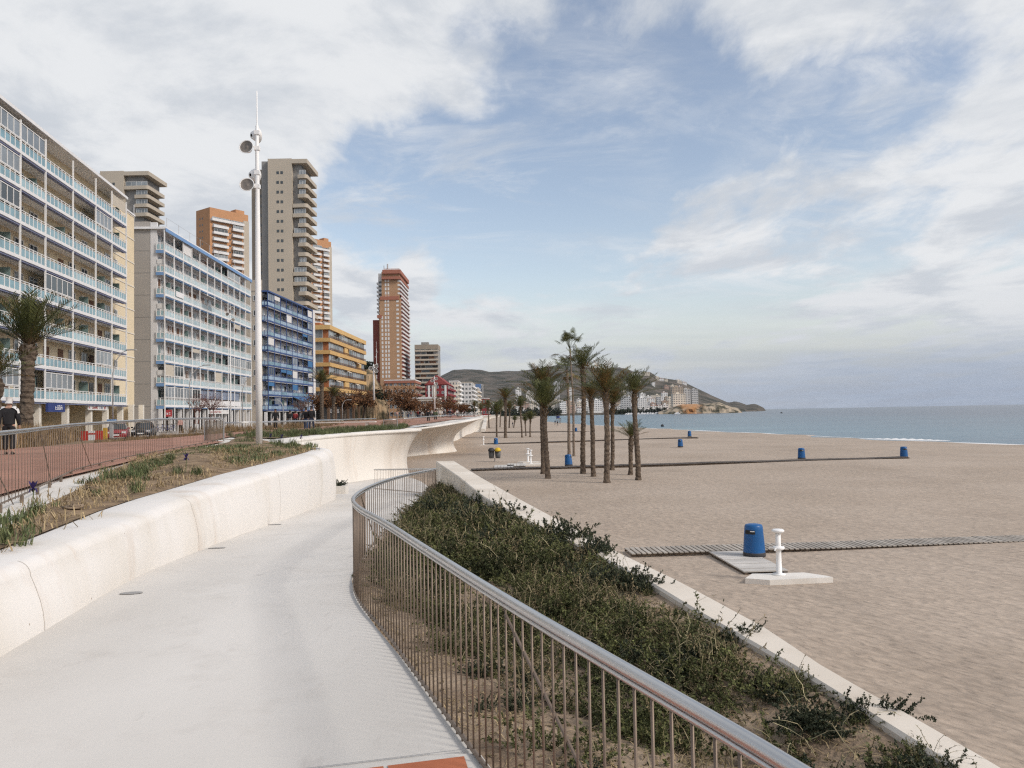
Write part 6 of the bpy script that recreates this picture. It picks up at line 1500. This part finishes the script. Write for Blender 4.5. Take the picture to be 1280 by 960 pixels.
def bench(label, px, py, w):
    p = flat(px, py, -1.0); t = thing('bench', label, 'bench', (p.x, p.y, -1.0), R(-6), 'white benches on the red plaza'); MB().box(-w/2, w/2, -.3, .3, .36, .47).build('seat', 'white_concrete', t)
    for s in (-1, 1): MB().box(s*w*.38-.12, s*w*.38+.12, -.22, .22, 0, .357).build('leg', 'white_concrete', t)
bench('long white bench on the red plaza, nearer one', 425, 533, 7.5); bench('white bench farther back on the red plaza by the street palms', 412, 529.5, 4.0); bench('white bench on the plaza beside two walkers at the far sea wall', 560, 527.5, 6)
# ------------------------------------------------------------------ people
for n_, c in (('skin',(.42,.26,.19)),('hair_grey',(.55,.54,.52)),('hair_dark',(.03,.022,.018)),('cloth_black',(.018,.018,.02)),('cloth_navy',(.02,.03,.06)),('cloth_jeans',(.07,.11,.19)),('cloth_grey',(.2,.2,.2)),('cloth_red',(.25,.04,.04)),('cloth_white',(.6,.59,.57)),('cloth_pink',(.5,.3,.26)),('shoe',(.04,.035,.03)),('cloth_green',(.08,.10,.06))): mat(n_, c, .85, .1, 3)
def skinned(name, pts, edges, rad, root, sub=2):
    me = bpy.data.meshes.new(name); me.from_pydata(pts, edges, []); o = bpy.data.objects.new(name, me); COL.objects.link(o)
    sk = o.modifiers.new('s', 'SKIN'); sk.use_smooth_shade = True
    if not me.skin_vertices: me.attributes
    for i, rr in enumerate(rad):
        d = me.skin_vertices[0].data[i]; d.radius = rr if isinstance(rr, tuple) else (rr, rr); d.use_root = i == root
    su = o.modifiers.new('u', 'SUBSURF'); su.levels = sub; su.render_levels = sub
    dg = bpy.context.evaluated_depsgraph_get(); m2 = bpy.data.meshes.new_from_object(o.evaluated_get(dg)); bpy.data.objects.remove(o); m2.name = name
    m2.polygons.foreach_set('use_smooth', [True]*len(m2.polygons)); return m2
def figure(stride, arm, hands=True):
    """walking figure facing +y; returns meshes body, jacket, trousers, shoe pair, hair"""
    s = stride
    hipL, hipR = (-.10,0,.92), (.10,0,.92); kL, kR = (-.11,.10*s+.03,.50), (.11,-.02*s+.03,.50); aL, aR = (-.11,.20*s,.09), (.11,-.24*s,.11); tL, tR = (-.12,.20*s+.17,.04), (.12,-.24*s+.16,.04)
    shL, shR = (-.185,0,1.42), (.185,0,1.42); eL, eR = (-.25,-.05-.12*arm,1.14), (.25,-.05+.12*arm,1.14); wL, wR = (-.26,.02-.16*arm,.90), (.26,.04+.20*arm,.90)
    P = [(0,0,.98),(0,-.01,1.18),(0,0,1.38),(0,.01,1.49),(0,.02,1.575),(0,.025,1.64),(0,.02,1.70),(0,.135,1.60), (-.092,.01,1.62),(.092,.01,1.62),
         shL,eL,wL, shR,eR,wR, hipL,kL,aL,tL, hipR,kR,aR,tR]
    E = [(0,1),(1,2),(2,3),(3,4),(4,5),(5,6),(4,7),(5,8),(5,9),(2,10),(10,11),(11,12),(2,13),(13,14),(14,15),(0,16),(16,17),(17,18),(18,19),(0,20),(20,21),(21,22),(22,23)]
    Rr = [(.15,.11),(.145,.105),(.16,.11),.055,(.078,.095),(.082,.10),(.06,.075),.016,.014,.014,.065,.046,.032,.065,.046,.032,.085,.058,.042,.035,.085,.058,.042,.035]
    if hands:
        for wi, w, e in ((12, wL, eL), (15, wR, eR)):
            d = (Vector(w)-Vector(e)).normalized(); pl = Vector(w)+d*.07; n0 = len(P); P.append(tuple(pl)); E.append((wi, n0)); Rr.append((.020,.038))
            for j, (off, l) in enumerate(((-.030,.075),(-.010,.09),(.010,.085),(.030,.065))):
                a = pl+Vector((0,off,0))+d*.02; b = a+d*l*.5+Vector((-.01*np.sign(w[0]),.004,0)); c = b+d*l*.4+Vector((-.02*np.sign(w[0]),.002,0)); k = len(P); P += [tuple(a),tuple(b),tuple(c)]; E += [(n0,k),(k,k+1),(k+1,k+2)]; Rr += [.0095,.009,.008]
            k = len(P); a = Vector(w)+d*.03+Vector((0,.045,0)); b = a+d*.05+Vector((0,.02,0)); P += [tuple(a),tuple(b)]; E += [(wi,k),(k,k+1)]; Rr += [.011,.009]
    body = skinned('body', P, E, Rr, 0)
    J = [(0,0,.90),(0,-.01,1.15),(0,0,1.38),(0,.005,1.47),shL,eL,(Vector(eL).lerp(Vector(wL),.93)),shR,eR,(Vector(eR).lerp(Vector(wR),.93))]; J = [tuple(x) for x in J]
    jac = skinned('jacket', J, [(0,1),(1,2),(2,3),(2,4),(4,5),(5,6),(2,7),(7,8),(8,9)], [(.185,.14),(.185,.14),(.185,.135),(.075,.08),.088,.07,.05,.088,.07,.05], 1)
    tr = skinned('trousers', [(0,0,1.0),(0,0,.92),hipL,kL,tuple(Vector(kL).lerp(Vector(aL),.9)),hipR,kR,tuple(Vector(kR).lerp(Vector(aR),.9))], [(0,1),(1,2),(2,3),(3,4),(1,5),(5,6),(6,7)], [(.165,.125),(.165,.125),.105,.08,.07,.105,.08,.07], 1)
    sh = [skinned('shoe', [(a[0],a[1]-.04,.055),(a[0],a[1]+.06,.05),t], [(0,1),(1,2)], [(.045,.05),(.05,.045),(.045,.032)], 0, 1) for a, t in ((aL,tL),(aR,tR))]
    hr = skinned('hair', [(0,-.02,1.60),(0,-.005,1.67),(0,.035,1.72)], [(0,1),(1,2)], [(.085,.07),(.092,.088),(.075,.06)], 1, 1)
    return body, jac, tr, sh, hr
def paint(me, m_):
    c = me.copy(); c.materials.clear(); c.materials.append(M[m_]); return c
FIGS = [figure(1.0, 1.0), figure(.35, .3), figure(-.9, -.8)]
PM = {}
def person(label, loc, rz, fig, jacket, trousers, hair, h=1.0, group=None, extra=None):
    t = thing('person', label, 'person', loc, rz, group); b, j, tr, sh, hr = FIGS[fig]
    g = lambda me, m_: PM.setdefault((me.name, m_), paint(me, m_))
    put('body', g(b, 'skin'), t); put('jacket', g(j, jacket), t); put('trousers', g(tr, trousers), t); put('hair', g(hr, hair), t)
    for s in sh: put('shoe', g(s, 'shoe'), t)
    t.scale = (h, h, h); return t
p = flat(11, 568.5, -1.0); man = person('man in a black tracksuit with white shoulder stripes, seen from behind at the left', (p.x, p.y, -1.0), R(18), 1, 'cloth_black', 'cloth_black', 'hair_grey', 1.0)
for s in (-1, 1):
    mb = MB(); mb.grid([[(s*.09,-.10,1.475),(s*.10,-.02,1.505)],[(s*.17,-.11,1.44),(s*.185,-.01,1.515)],[(s*.245,-.11,1.37),(s*.275,-.01,1.42)],[(s*.27,-.12,1.28),(s*.305,-.03,1.30)]]); mb.build('stripe', 'cloth_white', man, True)
    mb = MB(); mb.grid([[(s*.205,-.03,.93),(s*.207,.02,.93)],[(s*.196,-.03,.75),(s*.198,.02,.75)],[(s*.195,-.01,.52),(s*.197,.04,.52)],[(s*.187,-.03,.2),(s*.189,.02,.2)]]); mb.build('side_stripe', 'cloth_white', man)
for lab, px, py, rz, f, j, t_, h, hh in (('person in black walking alone towards us left of the walking couple', 344.5, 537, 3.3, 0, 'cloth_black', 'cloth_black', 'hair_dark', 1),
    ('left one of a close couple on the red plaza, dark coat and blue jeans', 382.5, 538.5, .1, 0, 'cloth_black', 'cloth_jeans', 'hair_dark', 1.0), ('right one of a close couple on the red plaza, all in black', 389.5, 538.5, .1, 2, 'cloth_black', 'cloth_navy', 'hair_dark', 1.03),
    ('walker in dark clothes behind the lone person in black', 362.5, 534, .2, 1, 'cloth_black', 'cloth_grey', 'hair_dark', 1), ('walker in a brown-red coat behind, right of the other dark walker', 369.5, 533.6, .1, 2, 'cloth_red', 'cloth_navy', 'hair_dark', .97), ('walker in a pale coat just left of the couple', 377.5, 533.5, 3.1, 1, 'cloth_grey', 'cloth_black', 'hair_dark', .98),
    ('left walker of two seen from behind near the far sea wall, dark coat', 535.5, 530.2, 0, 0, 'cloth_black', 'cloth_black', 'hair_dark', 1.0), ('right walker of two near the far sea wall, dark green coat', 544.5, 529.6, 0, 2, 'cloth_green', 'cloth_black', 'hair_dark', 1.0)):
    p = flat(px, py, -1.02 if px < 500 else -1.08); person(lab, (p.x, p.y, p.z), rz, f, j, t_, h, hh)
p = at(225.5, 540, 91); person('person in a pink top under the columns of the pale balcony block', (p.x, 91, -1.5), 3.5, 1, 'cloth_pink', 'cloth_black', 'hair_dark', .95)
r = random.Random(12)
for i in range(34):
    px = 487+r.random()*95; Y = 150+r.random()*90; x = (px-640)/1000*Y
    if x > interp(XT, Y)-1.2: continue
    person('one of the many people strolling on the far promenade before the arcade', (x, Y, ZU(Y)+.03), r.random()*6.28, r.randrange(3), r.choice(('cloth_black','cloth_navy','cloth_grey','cloth_red','cloth_white','cloth_pink')), r.choice(('cloth_black','cloth_jeans','cloth_grey')), r.choice(('hair_dark','hair_dark','hair_grey')), r.uniform(.92,1.05), 'people strolling on the far promenade')
for lab, px, py in (('person walking on the distant sand behind the thin palm trunks', 694, 531), ('person on the distant sand near the twin short palms', 641, 533.5), ('person on the far beach left of the thin palm trunks', 697, 532.5)):
    p = flat(px, py, ZS); person(lab, (p.x, p.y, ZS), r.random()*6, 0, 'cloth_navy', 'cloth_grey', 'hair_dark', 1)
p = flat(698.5, 530, ZS-.4); t = thing('lifeguard_chair', 'small dark lifeguard chair at the far water edge behind the palms', 'lifeguard chair', (p.x, p.y, ZS-.3), .4)
for sx in (-.6,.6):
    for sy in (-.6,.6): MB().box(sx-.06,sx+.06,sy-.06,sy+.06,0,2.2).build('leg', 'bark', t)
MB().box(-.8,.8,-.8,.8,2.203,2.4).build('platform', 'bark', t); MB().box(-.7,.7,.5,.7,2.403,3.4).build('backrest', 'sign_blue', t); MB().box(-.9,.9,-.9,.9,4.0,4.12).build('roof', 'dark', t)
for sx in (-.7,.7): MB().box(sx-.05,sx+.05,.71,.80,2.403,3.997).build('post', 'bark', t)
# ------------------------------------------------------------------ air
def haze(d):
    mt = bpy.data.materials.new('haze'); mt.use_nodes = True; nt = mt.node_tree; N = nt.nodes; L = nt.links; N.remove(N['Principled BSDF'])
    v = N.new('ShaderNodeVolumePrincipled'); v.inputs['Color'].default_value = (.80,.87,1,1); v.inputs['Density'].default_value = d; v.inputs['Anisotropy'].default_value = .0
    L.new(v.outputs['Volume'], N['Material Output'].inputs['Volume']); M['haze'] = mt
    kind(MB().box(-12000, 12500, -9500, 12500, -60, 330).build('haze', 'haze'), 'stuff')
if HAZE: haze(HAZE)
